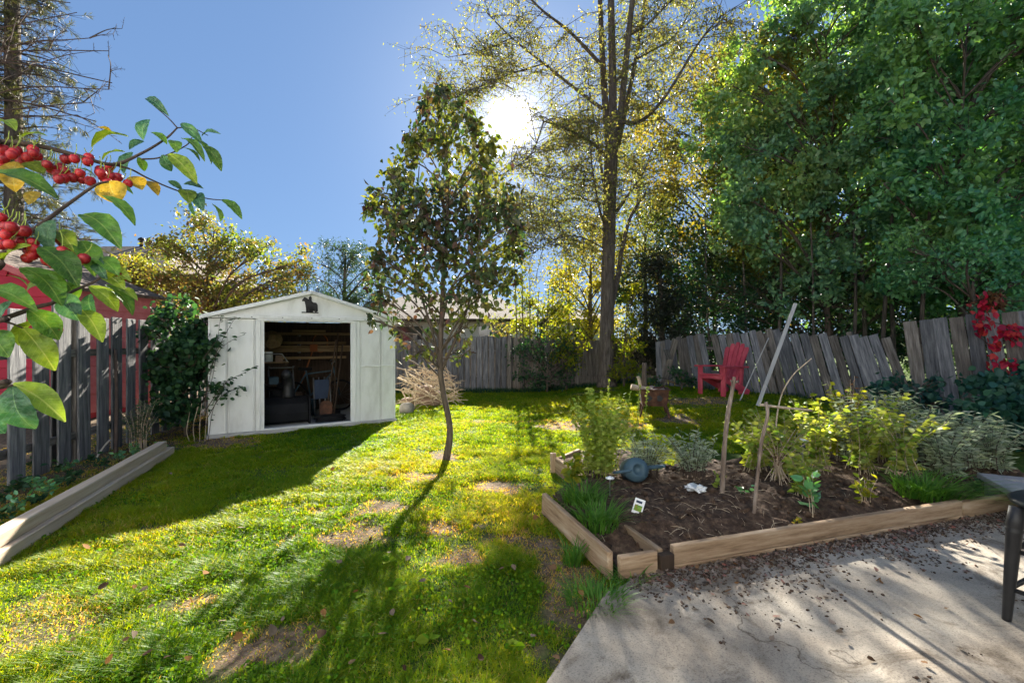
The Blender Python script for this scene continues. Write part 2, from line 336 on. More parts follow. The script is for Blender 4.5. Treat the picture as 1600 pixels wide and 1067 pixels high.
M['L_dense'] = leafmat('glossy_green_leaf', [(.065, .18, .12), (.10, .23, .13), (.15, .30, .14), (.22, .38, .17), (.08, .19, .085)], .30, (2.0, 1.9, .5), .45, .6, [(.24, .35, .09), (.14, .27, .10), (.34, .37, .09)], .55)
M['L_maple'] = leafmat('mid_green_leaf', [(.055, .20, .10), (.09, .27, .10), (.14, .33, .12), (.075, .21, .14)], .30, (2.0, 1.9, .5), .45, .6, [(.11, .26, .15), (.20, .36, .09), (.15, .31, .10)], .6)
M['L_olive'] = leafmat('olive_green_leaf', [(0.050, 0.088, 0.031), (0.100, 0.138, 0.037), (0.163, 0.175, 0.044)], .42, (1.7, 1.5, .5), patch=[(.24, .2, .03), (.3, .22, .03), (.1, .13, .03)], pscale=.6)
M['L_cedar'] = leafmat('dark_cedar_spray', [(.014, .022, .014), (.026, .034, .02), (.04, .04, .026)], .2, (1.3, 1.3, .8))
M['L_cedar2'] = leafmat('green_cedar_spray', [(.02, .045, .022), (.04, .075, .03), (.06, .10, .04)], .3, (1.4, 1.4, .7))
M['L_autumn'] = leafmat('orange_green_leaf', [(.11, .15, .035), (.18, .18, .045), (.22, .12, .06), (.08, .14, .035)], .42, (1.45, 1.4, .6), patch=[(.30, .28, .03), (.15, .21, .04), (.09, .16, .03)], pscale=.9)
M['L_yellow'] = leafmat('yellow_leaf', [(.26, .25, .03), (.34, .30, .03), (.18, .23, .03), (.32, .24, .05)], .45, (1.4, 1.3, .6))
M['L_yelgreen'] = leafmat('yellow_green_leaf', [(.13, .20, .015), (.22, .26, .02), (.30, .28, .02), (.09, .17, .02)], .5, (1.5, 1.4, .5))
M['L_bush'] = leafmat('dark_bush_leaf', [(.014, .05, .026), (.025, .08, .03), (.05, .12, .035)], .35, (1.5, 1.5, .6), .58, .4)
M['L_fern'] = leafmat('grey_green_fine_leaf', [(.05, .09, .06), (.09, .13, .08), (.13, .15, .07)], .35)
M['L_sage'] = leafmat('silver_sage_leaf', [(.20, .27, .19), (.30, .36, .27), (.42, .47, .38), (.26, .33, .18)], .4, (1.3, 1.3, .8), .7, .25)
M['L_mint'] = leafmat('pale_mint_leaf', [(.20, .31, .05), (.30, .38, .06), (.40, .44, .12), (.26, .36, .08)], .5, (1.5, 1.4, .45))
M['L_rasp'] = leafmat('raspberry_leaf', [(.12, .24, .035), (.22, .33, .05), (.34, .38, .06), (.28, .34, .12)], .5, (1.5, 1.4, .5), patch=[(.34, .26, .10), (.22, .30, .12), (.42, .38, .06)], pscale=2.2)
M['L_ivy'] = leafmat('blue_green_ivy_leaf', [(.014, .065, .05), (.022, .09, .065), (.04, .12, .07)], .25, (1.4, 1.6, .7), .58, .4)
M['L_red'] = leafmat('scarlet_creeper_leaf', [(.50, .018, .05), (.60, .035, .06), (.42, .02, .09), (.55, .08, .05)], .45, (1.4, 1.0, .9))
M['L_grassy'] = leafmat('long_garden_grass', [(.05, .16, .02), (.09, .22, .03), (.13, .26, .04)], .45, (1.5, 1.4, .5))
M['L_clover'] = leafmat('clover_leaf', [(.05, .14, .012), (.08, .19, .012), (.13, .23, .012), (.17, .22, .02)], .4, (1.6, 1.4, .3), .85, .05)
M['L_needle'] = leafmat('pine_needle', [(.035, .055, .02), (.08, .09, .03), (.15, .13, .06)], .25)
M['L_dry'] = leafmat('dry_fallen_leaf', [(.06, .036, .022), (.12, .066, .036), (.19, .08, .03), (.14, .095, .065)], .2, (1.2, 1.1, .8), .85, .1)
for k_, c_ in (('L_dry_a', (.07, .04, .024)), ('L_dry_b', (.15, .085, .045)), ('L_dry_c', (.20, .10, .035)), ('L_dry_d', (.16, .12, .085))): M[k_] = leafmat('fallen_leaf_' + k_[-1], [c_, c_], .15, (1.2, 1.1, .8), .85, .1)
for k_, c_ in (('L_red_a', (.50, .018, .05)), ('L_red_b', (.38, .015, .06)), ('L_red_c', (.58, .06, .05)), ('L_red_d', (.30, .03, .03))): M[k_] = leafmat('creeper_leaf_' + k_[-1], [c_, c_], .4, (1.4, 1.0, .9))
M['L_litter'] = leafmat('dull_leaf_litter', [(.05, .038, .03), (.14, .10, .075), (.26, .21, .17), (.28, .10, .07)], .15, (1.2, 1.1, .9))
M['L_cg'] = veined('crabapple_green_leaf', (.075, .19, .025), (.22, .32, .08))
M['L_cd'] = veined('crabapple_dark_leaf', (.03, .115, .055), (.12, .24, .12), .28)
M['L_cy'] = veined('crabapple_yellow_leaf', (.42, .29, .02), (.5, .42, .1), .45, (1.4, 1.2, .6))
M['L_cl'] = veined('crabapple_lime_leaf', (.17, .27, .025), (.36, .42, .12), .48, (1.6, 1.4, .5))

# ------------------------------------------------------------------ foliage
KITE = (np.array([(0, 0, 0), (.27, .45, .07), (0, 1, -.05), (-.27, .45, .07)]), np.array([(0, 1, 2), (0, 2, 3)]))
LEAF = (np.array([(0, 0, 0), (.22, .22, .06), (.27, .52, .07), (0, 1, -.1), (-.27, .52, .07), (-.22, .22, .06)]), np.array([(0, 1, 2, 3), (0, 3, 4, 5)]))
ROUND = (np.array([(0, 0, 0), (.34, .2, .06), (.36, .6, .07), (0, 1, -.06), (-.36, .6, .07), (-.34, .2, .06)]), np.array([(0, 1, 2, 3), (0, 3, 4, 5)]))
LANCE = (np.array([(0, 0, 0), (.11, .35, .03), (0, 1, -.12), (-.11, .35, .03)]), np.array([(0, 1, 2), (0, 2, 3)]))
NEEDLE = (np.array([(0, 0, 0), (.035, .5, .01), (0, 1, -.03), (-.035, .5, .01)]), np.array([(0, 1, 2), (0, 2, 3)]))
def leaf_mesh(P, size, tmpl, droop=.3, D=None, up=.7, var=.3, dk=1.0):
    P = np.asarray(P, float).reshape(-1, 3); n = len(P)
    d = rng.normal(size=(n, 3)); d /= np.linalg.norm(d, axis=1)[:, None]
    if D is not None: d = d * .6 + np.asarray(D) * dk
    d[:, 2] -= droop; d /= np.linalg.norm(d, axis=1)[:, None] + 1e-9
    nn = rng.normal(size=(n, 3)); nn[:, 2] += up
    s = np.cross(d, nn); s /= np.linalg.norm(s, axis=1)[:, None] + 1e-9; nn = np.cross(s, d)
    sz = size * (1 + var * rng.uniform(-1, 1, n)); T, Fc = tmpl
    V = P[:, None, :] + sz[:, None, None] * (T[None, :, 0, None] * s[:, None, :] + T[None, :, 1, None] * d[:, None, :] + T[None, :, 2, None] * nn[:, None, :])
    FF = (Fc[None] + (np.arange(n) * len(T))[:, None, None]).reshape(-1, Fc.shape[1])
    return V.reshape(-1, 3), FF
def foliage(name, P, size, mat, parent, tmpl=KITE, **kw):
    V, FF = leaf_mesh(P, size, tmpl, **kw); return build(name, V, FF, mat, parent)
def randball(n, power=.5):
    d = rng.normal(size=(n, 3)); d /= np.linalg.norm(d, axis=1)[:, None]
    return d * rng.uniform(0, 1, n)[:, None] ** power
def clump_points(c, r, n, sub, spread=.24):
    """leaves gather round twig ends inside an ellipsoid"""
    q = np.array(c) + randball(sub, .42) * np.array(r)
    i = rng.integers(0, sub, n)
    return q, q[i] + rng.normal(size=(n, 3)) * np.array(r) * spread * rng.uniform(.4, 1.2, n)[:, None]
def make_tree(name, label, base, trunk, clumps, leaf, mat, bark, sub=9, tmpl=KITE, droop=.3, spread=.24, group=None, cat='tree', twig_r=.008, limb_parts=False, up=.7, limb_k=.42):
    """trunk: [(point, radius)...]; clumps: [(centre, (rx, ry, rz), leaves)...]"""
    t = thing(name, label, cat, base, group)
    tp = curve([p for p, _ in trunk], 6); tr = np.interp(np.linspace(0, 1, len(tp)), np.linspace(0, 1, len(trunk)), [r for _, r in trunk])
    mb = MB(); mb.tube(tp, tr, 10)
    tz = np.array([p.z for p in tp]); LP = []; lm = MB()
    for c, r, n in clumps:
        c = Vector(c); best = min(range(len(tp)), key=lambda k: abs(tz[k] - max(tz[0] + .25 * (tz[-1] - tz[0]), c.z - .75 * math.hypot(c.x - tp[k].x, c.y - tp[k].y) - r[2] * .3)))
        s = tp[best]; r0 = min(tr[best] * .7, max(twig_r * 2, tr[best] * limb_k)); mid = s.lerp(c, .5) + V3(random.uniform(-.1, .1), random.uniform(-.1, .1), .12) * (c - s).length
        path = curve([s, mid, c], 5); target = lm if limb_parts else mb
        if limb_parts:
            one = MB(); one.tube(path, np.linspace(r0, twig_r * 1.6, len(path)), 6); one.build('limb', bark, t, True)
        else: mb.tube(path, np.linspace(r0, twig_r * 1.6, len(path)), 6)
        q, P = clump_points(c, r, n, sub, spread); LP.append(P)
        for e in q:
            e = Vector(e); k = path[random.randrange(len(path) // 2, len(path))]
            (mb).tube([k, k.lerp(e, .5) + V3(0, 0, .08) * (e - k).length, e], [twig_r, twig_r * .7, twig_r * .3], 4, False)
    mb.build('trunk', bark, t, True)
    foliage('crown', np.vstack(LP), leaf, mat, t, tmpl, droop=droop, up=up)
    return t
def stem_plant(name, label, base, n, h, spread, leaf, lmat, smat, per=14, tmpl=LEAF, lean=(0, 0), droop=.1, bare=.2, group=None, cat='plant', stem_r=.004, curl=.25, up=.6, whorl=.5):
    """upright stems from one foot with leaves along each"""
    t = thing(name, label, cat, base, group); b = Vector(base); mb = MB(); LP = []; LD = []
    for _ in range(n):
        a = random.uniform(0, 6.283); rr = spread * math.sqrt(random.random()); hh = h * random.uniform(.65, 1.05)
        foot = b + V3(math.cos(a) * rr * .45, math.sin(a) * rr * .45, 0)
        top = b + V3(math.cos(a) * rr + lean[0] * hh + random.gauss(0, .04) * hh, math.sin(a) * rr + lean[1] * hh + random.gauss(0, .04) * hh, hh)
        mid = foot.lerp(top, .5) + V3(-math.cos(a), -math.sin(a), 0) * rr * curl
        path = curve([foot, mid, top], 5); mb.tube(path, np.linspace(stem_r, stem_r * .4, len(path)), 4, False)
        for k in range(per):
            f = bare + (1 - bare) * (k + random.random()) / per; x = f * (len(path) - 1); i = min(int(x), len(path) - 2)
            p = path[i].lerp(path[i + 1], x - i); aa = random.uniform(0, 6.283)
            LP.append(p); LD.append((math.cos(aa) * whorl, math.sin(aa) * whorl, .15))
    mb.build('stems', smat, t); foliage('foliage', np.array([tuple(p) for p in LP]), leaf, lmat, t, tmpl, droop=droop, D=np.array(LD), up=up, dk=1.6)
    return t
def grass_tuft(name, label, base, n, h, spread, mat, width=.006, group=None, cat='grass tuft', lean=(0, 0), flop=.6):
    b = np.array(base); a = rng.uniform(0, 6.283, n); rr = spread * np.sqrt(rng.uniform(0, 1, n)) * .5
    P = b + np.stack([np.cos(a) * rr, np.sin(a) * rr, np.zeros(n)], 1); hh = h * rng.uniform(.5, 1.1, n)
    out = np.stack([np.cos(a) + rng.normal(size=n) * .5 + lean[0], np.sin(a) + rng.normal(size=n) * .5 + lean[1], np.zeros(n)], 1)
    V, FF = blades(P, hh, out * (flop * hh)[:, None], width, 4)
    return tag(build(name, V, FF, mat), label, cat, group)
def blades(P, h, off, width, seg=2):
    """bent blades: a strip of `seg` quads, narrowing to the tip"""
    n = len(P); side = np.cross(off + 1e-6, (0, 0, 1.0)); side /= np.linalg.norm(side, axis=1)[:, None] + 1e-9
    w = np.broadcast_to(np.asarray(width, float), (n,)); rows = []
    for k in range(seg + 1):
        t = k / seg; c = P + off * (t * t) + np.stack([np.zeros(n), np.zeros(n), h * (t - .25 * t * t)], 1)
        ww = (w * (1 - t ** 1.5) * .5 + .0004)[:, None]
        rows += [c - side * ww, c + side * ww]
    V = np.stack(rows, 1).reshape(-1, 3); m = 2 * (seg + 1)
    Fq = np.array([(2 * k, 2 * k + 1, 2 * k + 3, 2 * k + 2) for k in range(seg)])
    return V, (Fq[None] + (np.arange(n) * m)[:, None, None]).reshape(-1, 4)
# ------------------------------------------------------------------ ground plan
BARE = [(gp(550, 835), .42, .20), (gp(590, 790), .34, .14), (gp(420, 1010), .25, .11), (gp(850, 850), .34, .16), (gp(890, 900), .26, .16), (gp(470, 985), .2, .08),
        (gp(500, 790), .25, .10), (gp(980, 665), .5, .2), (gp(640, 745), .4, .10), (gp(880, 665), .5, .25), (gp(700, 712), .22, .16), (gp(1050, 655), .4, .25), (gp(775, 760), .3, .12), (gp(330, 690), .7, .3),
        (gp(1100, 625), 1.1, .35), (gp(690, 820), .25, .1), (gp(720, 870), .22, .08), (gp(300, 940), .2, .08), (gp(930, 960), .35, .2)]
def bareness(x, y):
    b = np.zeros(np.shape(x))
    wob = (fbm(np.asarray(x) * 3.1, np.asarray(y) * 3.1, 4, 5) - .45) * 1.5 + (fbm(np.asarray(x) * 11, np.asarray(y) * 11, 3, 15) - .44) * 1.6
    for c, rx, ry in BARE:
        d = np.sqrt(((x - c.x) / rx) ** 2 + ((y - c.y) / (ry * 1.6)) ** 2)
        b = np.maximum(b, 1 - sm(.45, 1.15, d + wob))
    dirt = fbm(np.asarray(x) * .9 + 40, np.asarray(y) * .9, 4, 9)
    b = np.maximum(b, sm(.66, .76, dirt) * .6)
    # trodden strip of earth along the left fence and under the trees at the back
    fx = -4.73 - .218 * (np.asarray(y) - 4.34)
    return np.clip(np.maximum(b, sm(1.0, .35, x - fx) * .92), 0, 1)
SFL, SFR = gp(325, 684), gp(618, 657)                     # shed front corners
SU = (SFR - SFL).normalized(); SVv = Vector((-SU.y, SU.x, 0)); SW = (SFR - SFL).length; SD = 2.35
SM = Matrix((SU, SVv, V3(0, 0, 1))).transposed().to_4x4(); SM.translation = SFL
def SP(s, d, z): return SM @ V3(s, d, z)
shed_poly = [SP(-.03, -.03, 0), SP(SW + .03, -.03, 0), SP(SW, SD, 0), SP(0, SD, 0)]
BC0 = gp(962, 910); BC1 = gp(1600, 797)                   # raised bed: near corner, and a point along its front
BD = (BC1 - BC0).normalized(); BN = V3(-BD.y, BD.x, 0)
BL = gp(850, 803)                                         # far end of its left side board
BCR = BC0 + BD * 4.6
bed_back = [gp(905, 752), gp(1010, 752), gp(1130, 738), gp(1260, 716), gp(1420, 706)]
bed_poly = [BC0, BCR, BCR + BN * 2.2, bed_back[4], bed_back[3], bed_back[2], bed_back[1], bed_back[0], BL]
box_poly = [gp(868, 736), gp(908, 766), gp(1010, 762), gp(1000, 722), gp(900, 718)]
PA, PB = gp(948, 934), gp(862, 1067); pd = (PB - PA).normalized()
patio_poly = [PA, PA + pd * 4.2, V3(9, PA.y - 4.2, 0), V3(9, BC0.y + 3.2, 0), BCR - BN * .02, BC0 + BD * .12 - BN * .03, PA + BD * .05]

def sheet(name, xs, ys, zf, mat, keep=None):
    X, Y = np.meshgrid(xs, ys); V = np.stack([X, Y, zf(X, Y)], -1).reshape(-1, 3); nx = len(xs)
    i, j = np.meshgrid(np.arange(nx - 1), np.arange(len(ys) - 1)); a = (j * nx + i).ravel()
    FF = np.stack([a, a + 1, a + nx + 1, a + nx], 1)
    if keep is not None:
        k = keep(X, Y).ravel(); FF = FF[k[FF].all(1)]
        used = np.unique(FF); remap = np.zeros(len(V), int); remap[used] = np.arange(len(used)); V = V[used]; FF = remap[FF]
    return build(name, V, FF, mat, smooth=True, org=(0, 0, 0)), V
def grow(lo, hi, step, far):
    a = list(np.arange(lo, hi + 1e-6, step)); s = step
    while a[-1] < far: s *= 1.35; a.append(a[-1] + s)
    s = step
    while a[0] > -far: s *= 1.35; a.insert(0, a[0] - s)
    return np.array(a)
def gz(X, Y): return ground(X, Y) + (fbm(X * 1.3, Y * 1.3, 3, 3) - .45) * .045 * sm(30, 12, np.hypot(X, Y)) - .012
gm, nt, out = newmat('lawn_earth'); L = nt.links.new
at_ = N(nt, "ShaderNodeAttribute", attribute_name='bare'); tcg = N(nt, "ShaderNodeTexCoord")
n1 = N(nt, "ShaderNodeTexNoise"); n1.inputs['Scale'].default_value = 26; n1.inputs['Detail'].default_value = 9; n1.inputs['Roughness'].default_value = .7; L(tcg.outputs['Object'], n1.inputs['Vector'])
cg = ramp(nt, [(.3, (.022, .045, .008)), (.5, (.05, .09, .014)), (.7, (.12, .13, .035))], n1.outputs['Fac'])
cb = ramp(nt, [(.3, (.05, .033, .023)), (.5, (.15, .105, .072)), (.72, (.30, .225, .155))], n1.outputs['Fac'])
mx = N(nt, "ShaderNodeMix", data_type='RGBA'); L(at_.outputs['Fac'], mx.inputs[0]); L(cg, mx.inputs[6]); L(cb, mx.inputs[7])
p = N(nt, "ShaderNodeBsdfPrincipled"); p.inputs['Roughness'].default_value = .95; p.inputs['Specular IOR Level'].default_value = .1; L(mx.outputs[2], p.inputs['Base Color'])
bu = N(nt, "ShaderNodeBump"); bu.inputs['Strength'].default_value = .8; bu.inputs['Distance'].default_value = .02; L(n1.outputs['Fac'], bu.inputs['Height']); L(bu.outputs[0], p.inputs['Normal'])
L(p.outputs[0], out.inputs[0])
xs = grow(-7, 9, .09, 900); ys = grow(-1, 14.5, .09, 900)
def hole(X, Y): return ~inpoly(X, Y, [BC0 + BD * .3 + BN * .3, BCR + BN * .3, BCR + BN * 1.5, bed_back[3] - BN * .4, bed_back[1] - BN * .35])
go, gv = sheet('lawn_ground', xs, ys, gz, gm); tag(go, 'lawn and earth of the back yard', kind='structure')
at_b = go.data.attributes.new('bare', 'FLOAT', 'POINT'); at_b.data.foreach_set('value', bareness(gv[:, 0], gv[:, 1]).astype(np.float32))

# ------------------------------------------------------------------ patio
def prism(poly, z0, z1):
    n = len(poly); V = [(p[0], p[1], z0) for p in poly] + [(p[0], p[1], z1) for p in poly]
    return np.array(V), [tuple(range(n - 1, -1, -1)), tuple(range(n, 2 * n))] + [(i, (i + 1) % n, n + (i + 1) % n, n + i) for i in range(n)]
V, Fc = prism(patio_poly, -.12, .035)
tag(build('patio', V, Fc, M['concrete']), kind='structure')

# ------------------------------------------------------------------ unseen house of the patio, added behind the camera to bounce sun into shade
hs_ = thing('fill_house', None, None, (1, -2.6, 0)); hs_["kind"] = "structure"
M['cream'] = surf('pale_grey_siding', [(.64, .67, .71), (.72, .75, .79)], 3, (1, 1, 6), .7, .2)
I4 = Matrix.Identity(4)
mb = MB(); mb.box(I4, -8, 10, -10, -2.6, -.1, 5.4); mb.build('wall', M['cream'], hs_)
mb = MB(); mb.add([(-8.5, -2.1, 5.38), (10.5, -2.1, 5.38), (10.5, -10.5, 5.38), (-8.5, -10.5, 5.38), (-4, -6.3, 7.4), (6, -6.3, 7.4)], [(1, 0, 4, 5), (2, 1, 5), (3, 2, 5, 4), (0, 3, 4), (0, 1, 2, 3)]); mb.build('roof', M['shingle'], hs_)
for x_, z0_, w_, h_ in ((1.5, .1, 1.8, 2.0), (-4, 1.0, 1.5, 1.1), (6.5, 1.0, 1.5, 1.1), (-4, 3.5, 1.2, 1.2), (1.5, 3.5, 1.2, 1.2), (6.5, 3.5, 1.2, 1.2)):
    mb = MB(); mb.box(I4, x_ - w_ / 2 - .07, x_ + w_ / 2 + .07, -2.59, -2.56, z0_ - .07, z0_ + h_ + .07); wo = mb.build('window', M['house_wall'], hs_)
    mb = MB(); mb.box(I4, x_ - w_ / 2, x_ + w_ / 2, -2.558, -2.55, z0_, z0_ + h_); mb.build('pane', M['glass'], wo)

# ------------------------------------------------------------------ lawn grass (uncountable)
gm2, nt, out = newmat('lawn_grass_blade'); L = nt.links.new
at_ = N(nt, "ShaderNodeAttribute", attribute_name='hue')
c = ramp(nt, [(0, (.045, .16, .006)), (.3, (.10, .22, .006)), (.6, (.19, .285, .006)), (.85, (.27, .32, .014)), (1, (.40, .33, .15))], at_.outputs['Fac'])
p = N(nt, "ShaderNodeBsdfPrincipled"); p.inputs['Roughness'].default_value = .5; p.inputs['Specular IOR Level'].default_value = .25; L(c, p.inputs['Base Color'])
ti = N(nt, "ShaderNodeMix", data_type='RGBA', blend_type='MULTIPLY'); ti.inputs[0].default_value = 1; ti.inputs[7].default_value = (2.7, 1.85, .3, 1); L(c, ti.inputs[6])
tr = N(nt, "ShaderNodeBsdfTranslucent"); L(ti.outputs[2], tr.inputs['Color'])
ms = N(nt, "ShaderNodeMixShader"); ms.inputs[0].default_value = .6; L(p.outputs[0], ms.inputs[1]); L(tr.outputs[0], ms.inputs[2]); L(ms.outputs[0], out.inputs[0])
def scatter(n, x0, x1, y0, y1):
    x = rng.uniform(x0, x1, n); y = rng.uniform(y0, y1, n)
    k = (np.abs(x) < y * 1.2 + .8) & ~inpoly(x, y, bed_poly) & ~inpoly(x, y, patio_poly) & ~inpoly(x, y, shed_poly) & ~inpoly(x, y, box_poly)
    x, y = x[k], y[k]; b = bareness(x, y); cl = fbm(x * 5, y * 5, 3, 21)
    k = rng.uniform(0, 1, len(x)) < (1 - b * .72) * np.clip(.25 + 1.9 * (cl - .2), .12, 1)
    BB.append(b[k]); return x[k], y[k], cl[k]
PX, PY, CL, WD, BB = [], [], [], [], []
for n, a, w in ((250000, (-3.3, 1.6, 1.4, 3.0), .0042), (330000, (-5.4, 2.2, 3.0, 5.6), .006), (280000, (-6.5, 5.5, 5.6, 9.0), .0095), (190000, (-4, 7.5, 9.0, 13.0), .014)):
    x, y, c_ = scatter(n, *a); PX.append(x); PY.append(y); CL.append(c_); WD.append(np.full(len(x), w))
x = np.concatenate(PX); y = np.concatenate(PY); cl = np.concatenate(CL); wd = np.concatenate(WD) * rng.uniform(.6, 1.4, len(x))
big = fbm(x * .8, y * .8, 3, 31); bb_ = np.concatenate(BB); hh = (.018 + .055 * np.clip(cl - .2, 0, .6) / .6 * rng.uniform(.5, 1.3, len(x)) + .012 * big) * 1.05 * (1 - .6 * bb_)
a = rng.uniform(0, 6.283, len(x)) + 0; off = np.stack([np.cos(a), np.sin(a), np.zeros(len(x))], 1) * (hh * rng.uniform(.3, 1.25, len(x)))[:, None]
V, FF = blades(np.stack([x, y, gz(x, y) - .004], 1), hh, off, wd, 2)
nc = 36000; cx_ = rng.uniform(-3.5, 1.6, nc); cy_ = rng.uniform(1.5, 4.6, nc); k = (np.abs(cx_) < cy_ * 1.2 + .6) & ~inpoly(cx_, cy_, bed_poly) & ~inpoly(cx_, cy_, patio_poly) & (fbm(cx_ * 2.3, cy_ * 2.3, 3, 91) > .47) & (bareness(cx_, cy_) < .4); cx_, cy_ = cx_[k], cy_[k]
Vc, Fc_ = leaf_mesh(np.stack([cx_, cy_, gz(cx_, cy_) + rng.uniform(.01, .04, len(cx_))], 1), .016, ROUND, droop=.0, up=2.2, var=.5)
tag(build('lawn_clover', Vc, Fc_, M['L_clover'], org=(0, 0, 0)), 'clover and small weeds among the lawn grass', kind='stuff')
lg = build('lawn_grass', V, FF, gm2, org=(0, 0, 0)); tag(lg, 'short sunlit green lawn grass', kind='stuff')
hue = np.clip(.44 + 1.0 * (big - .45) + rng.normal(size=len(x)) * .16 + (rng.uniform(0, 1, len(x)) < .06) * .5 + (rng.uniform(0, 1, len(x)) < (bb_ - .25) * .9) * .8, 0, 1)
ah = lg.data.attributes.new('hue', 'FLOAT', 'POINT'); ah.data.foreach_set('value', np.repeat(hue, 6).astype(np.float32))
print('grass blades', len(x))

# ------------------------------------------------------------------ raised garden bed and its soil
bed = thing('raised_bed', 'wooden raised garden bed of weathered boards beside the concrete patio', 'garden bed', BC0)
H0 = .135
def bed_board(p0, p1, h=H0, t=.04, z=.0, mat='old_board', name='board', side=None):
    p0, p1 = Vector(p0), Vector(p1); d = (p1 - p0)
    f = side or V3(-d.y, d.x, 0)
    return beam(name, p0 + V3(0, 0, z + h / 2), p1 + V3(0, 0, z + h / 2), h, t, M[mat], bed, f, .005, .003)
d35 = (gp(1035, 908) - BC0).length; d58 = (gp(1061, 905) - BC0).length; d05 = (gp(1505, 817) - BC0).length
bed_board(BC0 + BD * .02, BC0 + BD * (d35 - .005), .125, z=.02)
bed_board(BC0 + BD * d58, BC0 + BD * d05, .105, z=.058, t=.042)
bed_board(BC0 + BD * d58 - BN * .006, BC0 + BD * d05 - BN * .006, .05, z=.005, t=.04)
bed_board(BC0 + BD * (d05 + .012), BCR, .14, z=.01)
o = beam('corner_stake', BC0 + BD * (d35 + d58) / 2 - BN * .01 + V3(0, 0, -.02), BC0 + BD * (d35 + d58) / 2 - BN * .01 + V3(0, 0, .125), d58 - d35 - .01, .05, M['dark_wood'], bed, BN)
bed_board(BC0 - BD * .02 + BN * .02, BL, .155, z=.01)
bed_board(BC0 + BD * (d35 + .05) + BN * .04, BC0 + BD * (d35 + .05) + (BL - BC0) * .42, .1, z=.03, t=.038)
q0, q1 = gp(869, 738), gp(908, 768)
bed_board(q0, q1, .16, z=.0); bed_board(q1 + BD * .03, gp(1000, 764), .15, z=0); bed_board(q0 + V3(.03, .02, 0), gp(905, 722), .15, z=0)
beam('corner_stake', q0 + V3(-.03, 0, 0), q0 + V3(-.03, 0, .2), .06, .05, M['old_board'], bed)
beam('corner_stake', q1 + V3(.0, -.04, 0), q1 + V3(.0, -.04, .17), .06, .05, M['old_board'], bed)
# soil heap: lumps and clods
ins = [BC0 + BD * .05 + BN * .03, BCR + BN * .02, BCR + BN * 2.2, bed_back[4], bed_back[3], bed_back[2], bed_back[1], bed_back[0], BL + BD * .05]
def sz(X, Y):
    e = fbm(X * 2.2, Y * 2.2, 3, 51); l = np.abs(fbm(X * 6, Y * 6, 4, 61) - .47) * 2; f = fbm(X * 26, Y * 26, 3, 71)
    dist = (X - BC0.x) * BN.x + (Y - BC0.y) * BN.y
    return .055 + .11 * e * sm(.0, .5, dist) + .07 * (1 - l) * sm(.05, .4, dist) - .035 + .035 * (f - .45) + ground(X, Y)
so_, _ = sheet('garden_soil', np.arange(.3, 6.0, .022), np.arange(2.5, 5.2, .022), sz, M['soil'], lambda X, Y: inpoly(X, Y, ins) | inpoly(X, Y, box_poly))
tag(so_, kind='structure')
def soil_at(px, py):
    g = gp(px, py); z = 0
    for _ in range(8):
        r = ray(px, py); z = float(sz(g.x, g.y)); Y = (z - CAM_H) / r.z; g = V3(r.x * Y, Y, z)
    return g
# clods on the soil
n = 1500; x = rng.uniform(.5, 4.6, n); y = rng.uniform(2.5, 4.9, n); k = inpoly(x, y, ins); x, y = x[k], y[k]
ico = bmesh.new(); bmesh.ops.create_icosphere(ico, subdivisions=1, radius=1); iv = np.array([v.co[:] for v in ico.verts]); iface = np.array([[v.index for v in f.verts] for f in ico.faces]); ico.free()
def lumps(x, y, z, s, flat=.7, jit=.35):
    n = len(x); V = iv[None] * (1 + jit * rng.uniform(-1, 1, (n, len(iv), 1))) * np.array([1, 1, flat]) * s[:, None, None] * rng.uniform(.6, 1.4, (n, 1, 3))
    V = V + np.stack([x, y, z], 1)[:, None, :]
    return V.reshape(-1, 3), (iface[None] + (np.arange(n) * len(iv))[:, None, None]).reshape(-1, 3)
s = .006 + .03 * rng.uniform(0, 1, len(x)) ** 3
V, FF = lumps(x, y, sz(x, y) + s * .2, s); tag(build('soil_clods', V, FF, M['soil']), 'loose clods of dark garden earth', kind='stuff')
# straw-like dead stalks lying on the soil
mb = MB()
for _ in range(150):
    c = soil_at(random.gauss(1090, 90), random.uniform(745, 850)) if random.random() < .6 else soil_at(random.uniform(1010, 1500), random.uniform(745, 850))
    if not inpoly(c.x, c.y, ins): continue
    a = random.uniform(0, 6.28); l = random.uniform(.03, .13); e = c + V3(math.cos(a) * l, math.sin(a) * l, 0)
    c.z += .012; e.z = float(sz(e.x, e.y)) + .015; m_ = c.lerp(e, .5) + V3(random.uniform(-.02, .02), random.uniform(-.02, .02), .012)
    mb.tube([c, m_, e], [.0018, .0016, .0009], 3, False)
tag(mb.build('dead_stalks', M['dead']), 'bleached dead stalks strewn on garden soil', kind='stuff')

# ------------------------------------------------------------------ steel shed
shed = thing('garden_shed', 'white painted steel shed with a low gable roof and open doorway', 'shed', SFL)
WH, PK = 1.73, 2.12
def s_on(px):                                            # distance along the front at an image column
    r = ray(px, 600); M_ = np.array([[SU.x, -r.x], [SU.y, -1.0]]); b = np.array([-SFL.x, -SFL.y]); return float(np.linalg.solve(M_, b)[0])
D0, D1 = s_on(413), s_on(548); DZ = 1.655
def sbox(name, s0, s1, d0, d1, z0, z1, mat='shed_white', bevel=.004, parent=shed):
    return block(name, SM @ Matrix.Translation(((s0 + s1) / 2, (d0 + d1) / 2, z0)), (s1 - s0, d1 - d0, z1 - z0), M[mat], parent, bevel)
sbox('floor', -.02, SW + .02, -.04, SD, -.03, .035, 'slab', .006)
for a, b in ((0, s_on(355)), (s_on(355), s_on(399)), (s_on(562), s_on(596)), (s_on(596), SW)):
    w = sbox('wall_panel', a + .004, b - .004, .012, .03, .036, WH - .05)
    for e in (a + .02, b - .035): sbox('seam', e, e + .015, .004, .014, .05, WH - .06, bevel=.003, parent=w)
